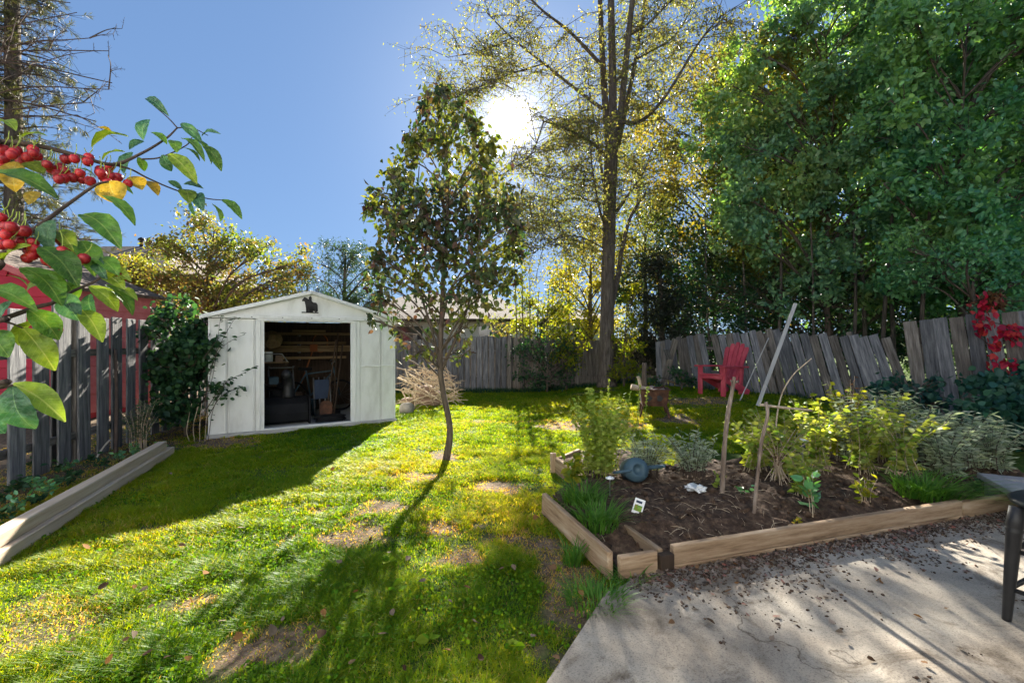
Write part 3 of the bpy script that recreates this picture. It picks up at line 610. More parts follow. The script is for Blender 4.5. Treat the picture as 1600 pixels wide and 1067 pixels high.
for a, b in ((s_on(399), D0), (D1, s_on(562))):
    j = sbox('door_jamb', a, b, -.008, .035, .036, WH - .05)
    sbox('jamb_rib', (a + b) / 2 - .012, (a + b) / 2 + .012, -.022, -.008, .05, WH - .06, bevel=.005, parent=j)
sbox('door_header', D0 - .09, D1 + .09, -.02, .04, DZ, WH - .045)
sbox('track_rail', -.012, SW + .012, -.028, .03, WH - .045, WH + .01)
sbox('door_sill', D0 - .02, D1 + .02, -.03, .05, .036, .06)
for a, b in ((s_on(399) + .0, s_on(562) + .0),):
    pass
sbox('panel_belt', s_on(562) + .004, SW - .004, -.002, .012, .93, .955, bevel=.003)
sbox('side_wall', -.0, .02, .03, SD, .036, WH); sbox('side_wall', SW - .02, SW, .03, SD, .036, WH); sbox('back_wall', .02, SW - .02, SD - .02, SD, .036, WH)
for sgn, e in ((-1, .003), (1, SW - .023)):             # corner trims
    sbox('corner_trim', e, e + .02, .0, .012, .036, WH - .05, bevel=.003)
# sliding door leaves, pushed behind the front panels
sbox('door', .06, D0 - .01, .045, .06, .05, DZ + .02); sbox('door', D1 + .01, SW - .06, .045, .06, .05, DZ + .02)
def gable(d0, d1):
    V = [SP(-.02, d, WH + .01) for d in (d0, d1)] + [SP(SW + .02, d, WH + .01) for d in (d0, d1)] + [SP(SW / 2, d, PK - .02) for d in (d0, d1)]
    return np.array(V), [(0, 2, 4), (1, 5, 3), (0, 1, 3, 2), (2, 3, 5, 4), (4, 5, 1, 0)]
for d0_, d1_ in ((.0, .02), (SD - .02, SD)):
    V, Fc = gable(d0_, d1_); build('gable_panel', V, Fc, M['shed_white'], shed)
for sgn in (-1, 1):
    x0 = SW / 2; x1 = SW / 2 + sgn * (SW / 2 + .09); dz = (PK - WH) / (SW / 2) * (SW / 2 + .09)
    n = 6
    for k in range(n):                                   # ribbed roof sheets
        da, db = -.06 + (SD + .1) * k / n, -.06 + (SD + .1) * (k + 1) / n - .006
        pts = []
        for d, lift in ((da, .018), (da + .03, .0), (db - .03, 0), (db, .018)):
            pts += [SP(x0, d, PK + lift), SP(x1, d, PK - dz + lift), SP(x0, d, PK + lift - .012), SP(x1, d, PK - dz + lift - .012)]
        Fc = []
        for q in range(3):
            a = q * 4; b_ = a + 4
            Fc += [(a, a + 1, b_ + 1, b_), (a + 2, b_ + 2, b_ + 3, a + 3), (a + 1, a + 3, b_ + 3, b_ + 1), (a, b_, b_ + 2, a + 2)]
        Fc += [(0, 2, 3, 1), (12, 13, 15, 14)]
        build('roof_sheet', np.array(pts), Fc, M['shed_roof'], shed)
    beam('rake_trim', SP(x0, -.07, PK - .012), SP(x1, -.07, PK - dz - .012), .05, .02, M['shed_white'], shed, SVv)
    beam('eave_trim', SP(x1, -.06, PK - dz - .02), SP(x1, SD + .04, PK - dz - .02), .045, .02, M['shed_white'], shed, SU)
# screws beside the door header
for k in range(7):
    sbox('screw', .12 + k * (SW - .24) / 6, .135 + k * (SW - .24) / 6, -.033, -.028, WH - .03, WH - .015, 'steel', .002)
# horse-and-rider plaque over the door
plq = [[(.02, 0), (1, 0), (1, .06), (.02, .06)],
       [(.27, .05), (.32, .05), (.32, .25), (.36, .42), (.41, .42), (.40, .25), (.43, .05), (.48, .05), (.47, .25), (.49, .42), (.66, .43), (.66, .28), (.62, .05), (.67, .05), (.72, .28), (.75, .40), (.80, .28), (.80, .05), (.85, .05), (.87, .28), (.86, .45), (.91, .28), (.92, .12), (.96, .14), (.95, .5), (.88, .62), (.78, .65), (.6, .61), (.42, .63), (.33, .74), (.27, .86), (.2, .9), (.19, .96), (.15, .9), (.03, .76), (.05, .69), (.12, .7), (.19, .68), (.22, .52), (.27, .42), (.26, .25)],
       [(.50, .48), (.54, .46), (.55, .55), (.59, .62), (.60, .78), (.55, .84), (.55, .90), (.60, .92), (.55, 1.0), (.48, 1.0), (.42, .92), (.47, .90), (.46, .84), (.42, .74), (.34, .70), (.34, .67), (.44, .68), (.47, .60)]]
sc_, cx = .245, s_on(484) - .12; cz = 1.79
bm = bmesh.new()
for q, pl_ in enumerate(plq):
    n = len(pl_); vs = [bm.verts.new(SP(cx + a * sc_, d, cz + b * sc_ * 1.05)) for d in (-.012 - .002 * q, -.001) for a, b in pl_]
    bm.faces.new(vs[:n]); bm.faces.new(vs[n:][::-1])
    for i in range(n): bm.faces.new((vs[i], vs[n + i], vs[n + (i + 1) % n], vs[(i + 1) % n]))
bmesh.ops.triangulate(bm, faces=[f for f in bm.faces if len(f.verts) > 4], ngon_method='EAR_CLIP'); bmesh.ops.recalc_face_normals(bm, faces=bm.faces[:])
me = bpy.data.meshes.new('horse_plaque'); bm.to_mesh(me); bm.free(); me.materials.append(M['black_metal'])
hp = inst('horse_plaque', me, Matrix.Identity(4)); tag(hp, 'black cut-out plaque of a rider on horseback above the shed doorway', 'plaque')

sbox('shade_lining', .03, SW - .03, SD - .035, SD - .022, .04, WH, 'dark_wood'); sbox('shade_lining', .022, .034, .07, SD - .04, .04, WH, 'dark_wood'); sbox('shade_lining', SW - .034, SW - .022, .07, SD - .04, .04, WH, 'dark_wood')  # dark sheets added over the pale walls to give the interior its shade
# ------------------------------------------------------------------ what the shed holds
def sbeam(name, a, b, w, t, mat, parent=None, face=None): return beam(name, SP(*a), SP(*b), w, t, M[mat], parent, face or SVv, .003)
sh = thing('storage_shelf', 'dark wooden wall shelf inside the shed beside the left jamb', 'shelf', SP(D0 + .05, 1.2, .9))
sbeam('board', (D0 - .1, 1.0, 1.0), (D0 + .42, 1.0, 1.0), .3, .02, 'lumber', sh, V3(0, 0, 1)); sbeam('board', (D0 - .1, 1.0, .62), (D0 + .40, 1.0, .62), .3, .02, 'dark_wood', sh, V3(0, 0, 1))
for s_ in (-.08, .40): sbeam('upright', (D0 + s_, 1.1, .04), (D0 + s_, 1.1, 1.05), .04, .04, 'dark_wood', sh)
sbeam('brace', (D0 + .41, .9, 1.0), (D0 + .32, .9, 1.14), .015, .015, 'steel', sh); sbeam('brace', (D0 - .05, .9, 1.14), (D0 + .32, .9, 1.14), .015, .015, 'steel', sh)
rk = thing('lumber_rack', 'lumber stacked level on the back wall rack inside the shed', 'lumber rack', SP(SW / 2, SD - .2, .9))
for z_ in (1.02, 1.16, 1.3, 1.48): sbeam('bracket', (SW / 2 + .1, SD - .34, z_ - .02), (SW / 2 + .1, SD - .03, z_ - .02), .03, .02, 'steel', rk, V3(1, 0, 0))
for k, (a, b, z_, d_, w_) in enumerate(((.35, 2.3, 1.03, .3, .05), (.5, 2.4, 1.18, .28, .07), (.45, 2.2, 1.18, .18, .07), (.6, 2.45, 1.245, .25, .05), (.3, 2.3, 1.32, .3, .05), (.9, 2.4, 1.5, .3, .05), (1.3, 1.9, 1.555, .32, .04))):
    sbeam('plank', (a, SD - d_, z_), (b, SD - d_, z_), w_, .045, 'lumber', rk)
mw = thing('snow_blower', 'dark snow blower parked at the left of the shed doorway', 'snow blower', SP(D0 + .35, .7, .036))
def lat(name, prof, Mx, mat, parent=None, n=20, smooth=True):
    V, Fc = lathe(prof, n); me = meshdata(name, V, Fc, M[mat], smooth); return inst(name, me, Mx, parent)
Mm = SM @ Matrix.Translation((D0 + .32, .45, 0))
V = []; prof = [(.22, .06), (-.10, .06), (-.16, .10), (-.17, .22), (-.12, .36), (.0, .44), (.12, .46), (.22, .42)]
mb = MB(); mb.add([Mm @ V3(x_, y_, z_) for x_ in (-.32, .32) for y_, z_ in prof], [tuple(range(7, -1, -1)), tuple(range(8, 16))] + [(i_, i_ + 1, i_ + 9, i_ + 8) for i_ in range(7)]); mb.build('auger_housing', M['black'], mw)
mb = MB(); mb.box(Mm, -.17, .17, .24, .55, .3, .56); mb.build('engine', M['black'], mw); lat('fuel_cap', [(.09, 0), (.09, .07), (.05, .1)], Mm @ Matrix.Translation((0, .4, .56)), 'black', mw, 14)
mb = MB(); mb.tube([Mm @ v for v in curve([V3(.05, .05, .44), V3(.05, .06, .66), V3(.03, -.02, .80), V3(.0, -.14, .84)], 5)], np.linspace(.085, .07, 16), 10); mb.build('chute', M['black_metal'], mw, True)
for sx in (-.34, .34): mb = MB(); mb.box(Mm, sx - .012, sx + .012, -.2, .26, .04, .47); mb.build('side_plate', M['black'], mw)
for s_ in (-.24, .33): lat('wheel', [(.06, -.05), (.17, -.05), (.19, -.02), (.19, .02), (.17, .05), (.06, .05)], SM @ Matrix.Translation((D0 + .32 + s_ * 1.15, .85, .23)) @ Matrix.Rotation(R(90), 4, 'Y'), 'black', mw)
for s_ in (-.18, .2):
    mb = MB(); mb.tube(curve([SP(D0 + .32 + s_, .9, .3), SP(D0 + .32 + s_, 1.2, .85), SP(D0 + .32 + s_, 1.05, .92)], 6), .013, 6); mb.build('handle', M['steel'], mw, True)
mb = MB(); mb.tube([SP(D0 + .14, 1.05, .9), SP(D0 + .52, 1.05, .9)], .013, 6); mb.build('crossbar', M['steel'], mw)
def tool(name, label, foot, top, head):
    t = thing(name, label, 'garden tool', SP(*foot)); mb = MB(); mb.tube([SP(*foot), SP(*top)], .013, 7); mb.build('handle', M['dark_wood'] if head != 'steel' else M['lumber'], t, True)
    f = SP(*foot); mb = MB()
    if head == 'rake':
        mb.tube([f + SU * -.16, f + SU * .16], .01, 5)
        for k in range(9): mb.tube([f + SU * (-.16 + .04 * k), f + SU * (-.16 + .04 * k) - SVv * .07 - V3(0, 0, .02)], .004, 4)
    elif head == 'shovel':
        pr = [(-.04, .26), (.04, .26), (.10, .22), (.10, .05), (0, -.06), (-.10, .05), (-.10, .22)]
        mb.add([f + SU * a + V3(0, 0, b) - SVv * dd for dd in (.0, .012) for a, b in pr], [tuple(range(7)), tuple(range(13, 6, -1))] + [(i, 7 + i, 7 + (i + 1) % 7, (i + 1) % 7) for i in range(7)])
    else:
        mb.box(Matrix.Translation(f) @ SM.to_3x3().to_4x4(), -.12, .12, -.02, .02, -.03, .05)
    mb.build('head', M['rust'] if head != 'broom' else M['black'], t)
tool('shovel', 'long handled shovel leaning inside the right of the shed doorway', (D1 - .3, .45, .1), (D1 - .05, .9, 1.38), 'shovel')
tool('rake', 'garden rake leaning beside the shovel in the shed', (D1 - .2, .35, .06), (D1 + .0, .6, 1.3), 'rake')
tool('push_broom', 'push broom standing deepest among the shed tools', (D1 - .12, .8, .1), (D1 + .02, 1.1, 1.5), 'broom')
sp = thing('folding_chair', 'folded steel framed chair leaning by the shed tools', 'chair', SP(D1 - .3, .8, .036))
for s_ in (0, .09, .18, .27):
    mb = MB(); mb.tube([SP(D1 - .42 + s_, .8, .04), SP(D1 - .42 + s_, .95, .72)], .013, 6); mb.build('frame_tube', M['steel'], sp, True)
sbeam('seat', (D1 - .29, .86, .35), (D1 - .29, .93, .68), .24, .02, 'blue_cloth', sp)
mb = MB()
for k in range(70):
    a = k * .45; r_ = .16 + .02 * math.sin(k * .7); mb.v.append(np.zeros((0, 3)))
path = [SP(D1 - .28 + (.16 + .012 * (k % 5)) * math.cos(k * .45) * 1.2, .2 + .1 * math.sin(k * .45), .06 + .0012 * k) for k in range(80)]
mb = MB(); mb.tube(path, .011, 6); hs = mb.build('garden_hose', M['black'], None, True); tag(hs, 'black hose coiled on the shed floor at the doorway', 'hose')
ht = lat('sun_hat', [(.17, 0), (.16, .012), (.09, .03), (.085, .1), (.05, .125), (.01, .13)], SM @ Matrix.Translation((D0 + .2, 1.3, 1.38)) @ Matrix.Rotation(R(70), 4, 'X'), 'lumber', None, 16); tag(ht, 'dull straw hat hanging high inside the shed', 'hat')
bk = lat('bucket', [(.11, 0), (.14, .26), (.15, .27), (.13, .27), (.105, .02)], SM @ Matrix.Translation((D0 + .78, 1.25, .036)), 'can_blue', None, 16); tag(bk, 'dark blue bucket on the shed floor behind the snow blower', 'bucket')
tg = thing('string_trimmer', 'string trimmer hanging on the shed back wall at the right', 'garden tool', SP(D1 - .35, SD - .3, .9)); mb = MB(); mb.tube([SP(D1 - .5, SD - .4, .5), SP(D1 - .25, SD - .25, 1.2)], .014, 6); mb.build('shaft', M['orange'], tg)
mb = MB(); mb.box(SM @ Matrix.Translation((D1 - .25, SD - .25, 1.15)), -.07, .07, -.06, .06, 0, .14); mb.build('motor', M['orange'], tg)
bc = thing('bicycle', 'dark bicycle standing deep inside the shed', 'bicycle', SP(D0 + .95, 1.5, .036))
for dx_ in (-.42, .42):
    V, Fc = tube([SP(D0 + .95 + dx_ + .28 * math.cos(a), 1.5, .33 + .28 * math.sin(a)) for a in np.linspace(0, 6.2832, 29)], .02, 7, False); w_ = build('wheel', V, Fc, M['black'], bc, True)
    mb = MB()
    for a in np.arange(12) * .5236: mb.tube([SP(D0 + .95 + dx_, 1.5, .33), SP(D0 + .95 + dx_ + .27 * math.cos(a), 1.5, .33 + .27 * math.sin(a))], .002, 3)
    mb.build('spokes', M['steel'], w_)
mb = MB()
for a_, b_ in (((-.42, .33), (-.1, .35)), ((-.1, .35), (-.18, .82)), ((-.42, .33), (-.18, .75)), ((-.1, .35), (.3, .78)), ((-.17, .75), (.3, .80)), ((.42, .33), (.28, .95))): mb.tube([SP(D0 + .95 + a_[0], 1.5, a_[1]), SP(D0 + .95 + b_[0], 1.5, b_[1])], .014, 6)
mb.build('frame', M['can_blue'], bc, True); mb = MB(); mb.tube(curve([SP(D0 + 1.23, 1.28, .97), SP(D0 + 1.25, 1.4, 1.0), SP(D0 + 1.25, 1.6, 1.0), SP(D0 + 1.23, 1.72, .97)], 4), .012, 6); mb.build('handlebar', M['steel'], bc, True)
mb = MB(); mb.box(SM @ Matrix.Translation((D0 + .77, 1.5, .82)), -.12, .1, -.06, .06, 0, .05); mb.build('saddle', M['black'], bc)
for k, (s_, d_, z_, w_, h_, m_, lab) in enumerate(((D0 - .02, 1.0, .632, .16, .16, 'dark_wood', 'dark wooden box on the lower shed shelf'), (D0 + .2, 1.0, .632, .14, .12, 'can_blue', 'slate blue box on the lower shed shelf'), (D0 + .28, 1.02, 1.012, .12, .1, 'brown_rock', 'brown carton on the upper shed shelf'), (D0 + .62, SD - .35, .036, .3, .34, 'brown_rock', 'brown carton on the shed floor at the back'), (D0 + 1.0, SD - .3, .036, .26, .26, 'dark_wood', 'low wooden crate on the shed floor at the back'))):
    o_ = sbox('storage_box', s_ - w_ / 2, s_ + w_ / 2, d_ - .1, d_ + .1, z_, z_ + h_, m_, .006, None); tag(o_, lab, 'box', 'boxes inside the shed')
V, Fc = tube([SP(D1 - .1 + .14 * math.cos(a) * (1 + .04 * math.sin(5 * a)), SD - .06 - .004 * a, 1.32 + .19 * math.sin(a)) for a in np.linspace(0, 25, 90)], .008, 5); tag(build('cord_coil', V, Fc, M['orange'], None, True), 'orange cord coiled on the shed back wall', 'cord')
pot = lat('paint_can', [(.07, 0), (.07, .16), (.074, .165), (.06, .168)], SM @ Matrix.Translation((D0 + .12, .98, 1.012)), 'white_plastic', None, 14); tag(pot, 'pale paint can on the upper shed shelf', 'can')

# ------------------------------------------------------------------ fences
def lf(y): return V3(-4.73 - .218 * (y - 4.34), y, 0)     # line of the left fence
lfd = (lf(10) - lf(4)).normalized(); lfn = V3(lfd.y, -lfd.x, 0)   # lfn points into the yard
fl = thing('board_fence', 'grey weathered shadowbox fence beside the pale timbers, in front of the red building', 'fence', lf(4.5))
ycs = [3.05, 3.38, 3.7, 4.03, 4.35, 4.64, 4.945, 5.25, 5.57, 5.83, 6.12, 6.42, 6.70] + [6.70 + .3 * k for k in range(1, 22)]
for k, y_ in enumerate(ycs):
    c = lf(y_) + lfn * .045; h_ = 1.645 + random.uniform(-.02, .02) + (.0 if y_ < 6.5 else -.02 * (y_ - 6.5))
    w_ = random.uniform(.18, .205); ti_ = lfd * random.uniform(-.012, .012)
    beam('picket', c + V3(0, 0, random.uniform(0, .03)), c + V3(0, 0, h_) + ti_, w_, .022, M['fence'], fl, lfn, .004, .002)
    c2 = lf(y_ + .15) - lfn * .045
    if k % 1 == 0: beam('back_picket', c2 + V3(0, 0, .03), c2 + V3(0, 0, h_ - .02), .125, .02, M['fence_brown'], fl, lfn, .003, .002)
for z_ in (.3, 1.22):
    for y0, y1 in ((2.8, 5.2), (5.2, 7.6), (7.6, 10.0), (10.0, 13.2)):
        beam('rail', lf(y0) + V3(0, 0, z_), lf(y1) + V3(0, 0, z_), .08, .045, M['fence_brown'], fl, lfn)
for y_ in (2.8, 5.2, 7.6, 10.0):
    beam('post', lf(y_) + V3(0, 0, 0), lf(y_) + V3(0, 0, 1.7), .09, .05, M['fence_brown'], fl, lfn)
beam('post', lf(5.07) - lfn * .12, lf(5.07) - lfn * .1 + V3(0, 0, 1.88), .13, .02, M['fence'], fl, lfn)
# back fence
fa, fb_ = V3(lf(13.0).x + .1, 13.0, 0), V3(3.9, 12.4, 0)
def bf(t): p_ = fa.lerp(fb_, t); p_.z = float(ground(p_.x, p_.y)); return p_
bfd = (fb_ - fa).normalized(); bfn = V3(bfd.y, -bfd.x, 0); FLn = (fb_ - fa).length
fbk = thing('board_fence', 'grey board fence across the far end of the lawn', 'fence', bf(.5)); nb = int(FLn / .168)
for k in range(nb):
    p_ = bf((k + .5) / nb); hz = 1.43 + random.uniform(-.02, .02) + .06 * math.sin(k * .23)
    x0 = 620 + 0
    beam('picket', p_ + bfn * .04, V3(p_.x, p_.y, hz) + bfn * .04 + bfd * random.uniform(-.015, .015), .138, .02, M['fence'] if k < nb * .62 else M['fence_brown'], fbk, bfn, .003, .002)
    if k < nb - 1: q_ = bf((k + 1) / nb); beam('back_picket', q_ - bfn * .04, V3(q_.x, q_.y, hz - .02) - bfn * .04, .11, .018, M['fence_brown'], fbk, bfn, .003)
for a in range(4):
    for z_ in (.36, 1.1):
        p0, p1 = bf(a / 4), bf((a + 1) / 4); beam('rail', V3(p0.x, p0.y, z_ + p0.z * .6), V3(p1.x, p1.y, z_ + p1.z * .6), .085, .04, M['fence_brown'], fbk, bfn)
    p0 = bf(a / 4 + .12); beam('post', p0 + bfn * .1, V3(p0.x, p0.y, 1.52) + bfn * .1, .1, .09, M['fence_brown'], fbk, bfn)
# leaning fence on the right
ra, rb = V3(3.55, 11.3, .28), V3(6.78, 7.72, .28); rd = (rb - ra).normalized(); rn = V3(rd.y, -rd.x, 0)
if rn.y > 0: rn = -rn
fr = thing('leaning_fence', 'sagging grey board fence with slanted planks behind the red chair', 'fence', ra.lerp(rb, .5)); L_ = (rb - ra).length; n = 30
tops = [(1030, 533), (1050, 529), (1080, 524), (1100, 524), (1140, 521), (1150, 520), (1190, 515), (1205, 513), (1240, 521), (1300, 523), (1360, 525), (1430, 528)]
skip = {9}
for k in range(n):
    p_ = ra + rd * (L_ * (k + .5) / n); 
    if k in skip: continue
    slant = -.12 - .22 * min(1, k / 10) + random.uniform(-.025, .025)
    pxk = 800 + F * (p_.x + rd.x * slant) / (p_.y + rd.y * slant); ty = np.interp(pxk, [a for a, _ in tops], [b for _, b in tops]) + random.uniform(-2.5, 2.5)
    topY = p_.y + rd.y * slant; tz_ = CAM_H + (533.5 - ty) / F * topY
    tp_ = V3(p_.x, p_.y, 0) + rd * slant - rn * .1; tp_.z = tz_
    beam('plank', p_ + rn * random.uniform(-.01, .03), tp_, random.uniform(.128, .15), .02, M['fence'] if random.random() < .6 else M['fence_brown'], fr, rn, .003, .003)
for z_, o_ in ((.65, .10), (1.2, .16)):
    beam('rail', ra + V3(0, 0, z_ - .28) - rn * o_ - rd * .1, rb + V3(0, 0, z_ - .28) - rn * o_ - rd * .3, .085, .04, M['fence_brown'], fr, rn)
for t_ in (.25, .55, .85):
    p_ = ra.lerp(rb, t_) - rn * .2; beam('post', p_, p_ - rd * .25 + V3(0, 0, 1.25), .09, .09, M['fence_brown'], fr, rn)
beam('plank', gp(1036, 603) + V3(0, 0, 0), at(1056, 530, 10.6), .15, .022, M['fence_brown'], fr, rn)
beam('plank', gp(1062, 602), at(1040, 545, 10.7), .13, .022, M['fence'], fr, rn)
# upright section nearer the patio
na = V3(6.66, 7.6, .28); nbp = na + rd * 2.6
fn_ = thing('board_fence', 'tall grey plank fence section behind the scarlet creeper', 'fence', na)
for k in range(13):
    p_ = na + rd * (.1 + .185 * k); slant = -.17 + random.uniform(-.015, .015); ty = 503 - (k * 27) * .1
    p_.z = .1; tp_ = p_ + rd * slant; tp_.z = CAM_H + (533.5 - ty) / F * tp_.y + random.uniform(-.015, .02)
    beam('plank', p_ + rn * .01, tp_ + rn * .01, .172, .022, M['fence'] if k % 3 else M['fence_brown'], fn_, rn, .003, .003)
for z_ in (.6, 1.35): beam('rail', na + V3(0, 0, z_ - .28) - rn * .05, nbp + V3(0, 0, z_ - .28) - rn * .05, .085, .04, M['fence_brown'], fn_, rn)
for t_ in (.02, .9): p_ = na.lerp(nbp, t_) - rn * .1; beam('post', p_ - V3(0, 0, .2), p_ + V3(0, 0, 1.3), .09, .09, M['fence_brown'], fn_, rn)

# ------------------------------------------------------------------ red building beyond the left fence
rbd = thing('red_building', 'small red clapboard outbuilding with brown roof beyond the left fence', 'building', (-9.2, 8.5, 0))
X0, X1, Y0, Y1, EV, RZ = -11.0, -7.4, 7.5, 9.5, 2.25, 2.97; xm = (X0 + X1) / 2
mb = MB(); mb.add([(X0 + .02, Y0 + .02, 0), (X1 - .02, Y0 + .02, 0), (X1 - .02, Y1 - .02, 0), (X0 + .02, Y1 - .02, 0), (X0 + .02, Y0 + .02, EV), (X1 - .02, Y0 + .02, EV), (X1 - .02, Y1 - .02, EV), (X0 + .02, Y1 - .02, EV), (xm, Y0 + .02, RZ), (xm, Y1 - .02, RZ)],
           [(0, 1, 5, 8, 4), (2, 3, 7, 9, 6), (1, 2, 6, 5), (3, 0, 4, 7), (4, 8, 9, 7), (5, 6, 9, 8)]); mb.build('wall', M['red_siding'], rbd)
z_ = .1
while z_ < RZ - .16:
    half = (X1 - X0) / 2 if z_ + .165 < EV else (X1 - X0) / 2 * (RZ - z_ - .165) / (RZ - EV)
    if half > .1: beam('clapboard', V3(xm - half, Y0 - .0, z_ + .083), V3(xm + half, Y0, z_ + .083), .172, .03, M['red_siding'], rbd, V3(0, -1, .12), .004)
    if z_ + .16 < EV: beam('clapboard', V3(X1, Y0 + .03, z_ + .083), V3(X1, Y1, z_ + .083), .172, .03, M['red_trim_sunlit_side'], rbd, V3(1, 0, .12), .004)  # side boards paler: the sun on this face is painted into their red
    z_ += .165
for yy in (Y0 - .01, Y1): beam('corner_board', V3(X1 + .012, yy, 0), V3(X1 + .012, yy, EV - .02), .08, .05, M['red_trim_sunlit_side'], rbd, V3(1, 0, 0))
for sgn in (-1, 1):
    e = xm + sgn * ((X1 - X0) / 2 + .15); ez = EV - .15 * (RZ - EV) / ((X1 - X0) / 2)
    rf = beam('roof_slope', V3((xm + e) / 2, Y0 - .15, (RZ + ez) / 2 + .035), V3((xm + e) / 2, Y1 + .15, (RZ + ez) / 2 + .035), math.hypot(e - xm, RZ - ez), .05, M['shingle'], rbd, V3(sgn * (RZ - ez), 0, abs(e - xm)).normalized())
    for k in range(9):                                    # shingle courses
        f0 = k / 9; a = V3(xm + (e - xm) * f0, 0, RZ + (ez - RZ) * f0 + .072); b_ = V3(xm + (e - xm) * (f0 + .12), 0, RZ + (ez - RZ) * (f0 + .12) + .067); c = (a + b_) / 2
        if sgn > 0: beam('shingle_course', V3(c.x, Y0 - .16, c.z), V3(c.x, Y1 + .16, c.z), (b_ - a).length, .016, M['shingle'], rf, V3((RZ - ez) * 1.06, 0, abs(e - xm)).normalized(), .003)
    beam('rake_board', V3(xm, Y0 - .17, RZ + .02), V3(e, Y0 - .17, ez + .02), .1, .025, M['red_trim_sunlit_side'], rbd, V3(0, -1, 0))

# ------------------------------------------------------------------ neighbouring houses beyond the fences
def hip_house(name, label, cx, cy, w, d, eave, ridge, wall, roof, over=.45, win=(), rot=0.0, ridge_len=None, group=None):
    t = thing(name, label, 'house', (cx, cy, 0), group); Mx = Matrix.Translation((cx, cy, 0)) @ Matrix.Rotation(rot, 4, 'Z')
    mb = MB(); mb.box(Mx, -w / 2, w / 2, -d / 2, d / 2, 0, eave); mb.build('wall', wall, t)
    rl = (ridge_len if ridge_len is not None else max(.2, w - d)) / 2; a, b = w / 2 + over, d / 2 + over
    pts = [(-a, -b, eave - .05), (a, -b, eave - .05), (a, b, eave - .05), (-a, b, eave - .05), (-rl, 0, ridge), (rl, 0, ridge), (-a, -b, eave - .2), (a, -b, eave - .2), (a, b, eave - .2), (-a, b, eave - .2)]
    mb = MB(); mb.add([Mx @ Vector(q) for q in pts], [(0, 1, 5, 4), (1, 2, 5), (2, 3, 4, 5), (3, 0, 4), (0, 6, 7, 1), (1, 7, 8, 2), (2, 8, 9, 3), (3, 9, 6, 0), (6, 9, 8, 7)]); rf = mb.build('roof', roof, t)
    mb = MB(); mb.box(Mx, -a - .02, a + .02, -b - .06, -b, eave - .17, eave - .04); mb.build('gutter', M['dark_wood'], rf)
    for x_, z_, w_, h_ in win:
        mb = MB(); mb.box(Mx, x_ - w_ / 2 - .06, x_ + w_ / 2 + .06, -d / 2 - .05, -d / 2 + .02, z_ - .06, z_ + h_ + .06); wo = mb.build('window', M['house_wall'], t)
        mb = MB(); mb.box(Mx, x_ - w_ / 2, x_ + w_ / 2, -d / 2 - .062, -d / 2 - .045, z_, z_ + h_); mb.build('pane', M['glass'], wo)
    return t, rf, Mx
hip_house('house', 'low house with a broad tan roof beyond the back fence, behind the pear tree', -3.6, 27, 9.5, 8.0, 2.5, 4.15, M['house_wall'], M['tan_shingle'], win=((2.6, 1.1, 1.3, 1.0), (-1.5, 1.1, 1.3, 1.0)), ridge_len=4.6)
hip_house('house', 'pale sided house with a small brown hip roof beside the tall tree', 3.6, 28, 3.6, 5.0, 2.6, 3.35, M['house_wall'], M['shingle'], win=((.3, 1.2, .9, .9),), ridge_len=.6)
t, rf, Mx = hip_house('house', 'brick house with dark brown roof and vents behind the red building', -19.5, 24, 9, 8, 4.4, 6.3, M['brick_wall'], M['shingle'], win=((3.0, 2.2, 1.2, 1.2),), ridge_len=3.5)
for k, (x_, h_) in enumerate(((.2, .42), (.62, .3), (1.35, .4), (1.72, .28))):
    V, Fc = lathe([(.09, -.2), (.09, h_ - .1), (.15, h_ - .1), (.15, h_ - .02), (.04, h_ + .05)], 10); V = np.array([Mx @ Vector((v[0] + x_, v[1], v[2] + 6.3)) for v in V]); build('roof_vent', V, Fc, M['black_metal'], rf)
# ------------------------------------------------------------------ pale timbers along the fence
ta, tb = gp(0, 886), gp(272, 709); tdv = (tb - ta).normalized(); tn = V3(tdv.y, -tdv.x, 0); ta2 = ta - tdv * 1.2
o = beam('timber', ta2 + V3(0, 0, .045) - tn * .06, tb + V3(0, 0, .045) - tn * .06, .09, .13, M['new_wood'], None, tn, .006); tag(o, 'pale squared timber on the ground, lower of the stacked pair', 'timber')
o = beam('timber', ta2 + V3(0, 0, .137) - tn * .078, tb - tdv * .12 + V3(0, 0, .137) - tn * .078, .09, .09, M['new_wood'], None, tn, .006); tag(o, 'pale squared timber resting on top of the other', 'timber')

# ------------------------------------------------------------------ red chair
cb_ = gp(1132, 616); CM = frame(cb_, (math.cos(R(-62)), math.sin(R(-62)), 0)) @ Matrix.Scale(1.12, 4)
# local: +X to the sitter's left hand side as seen, -Y is the front
ch = thing('adirondack_chair', 'red slatted garden chair with wide arms against the leaning fence', 'chair', cb_)
XS = V3(.80, .9, 1)
def cblock(name, p0, p1, w, t, face):
    p0, p1 = Vector(p0) * XS, Vector(p1) * XS; return beam(name, CM @ Vector(p0), CM @ Vector(p1), w * 1.12, t * 1.12, M['chair_red'], ch, CM.to_3x3() @ Vector(face), .006)
for s_ in (-1, 1):
    cblock('front_leg', (s_ * .30, -.38, 0), (s_ * .30, -.38, .50), .095, .03, (0, -1, 0))
    cblock('side_rail', (s_ * .265, -.38, .34), (s_ * .265, .42, .02), .12, .028, (1, 0, 0))
    cblock('arm', (s_ * .335, -.45, .515), (s_ * .31, .28, .50), .125, .028, (0, 0, 1))
    cblock('arm_support', (s_ * .335, -.36, .36), (s_ * .335, -.36, .50), .07, .03, (1, 0, 0))
    cblock('rear_leg', (s_ * .26, .16, 0), (s_ * .26, .22, .49), .08, .03, (1, 0, 0))
for k in range(5):
    f = k / 5; cblock('seat_slat', (-.29, -.38 + .1 * k, .365 - .037 * k), (.29, -.38 + .1 * k, .365 - .037 * k), .09, .022, (0, .35, 1))
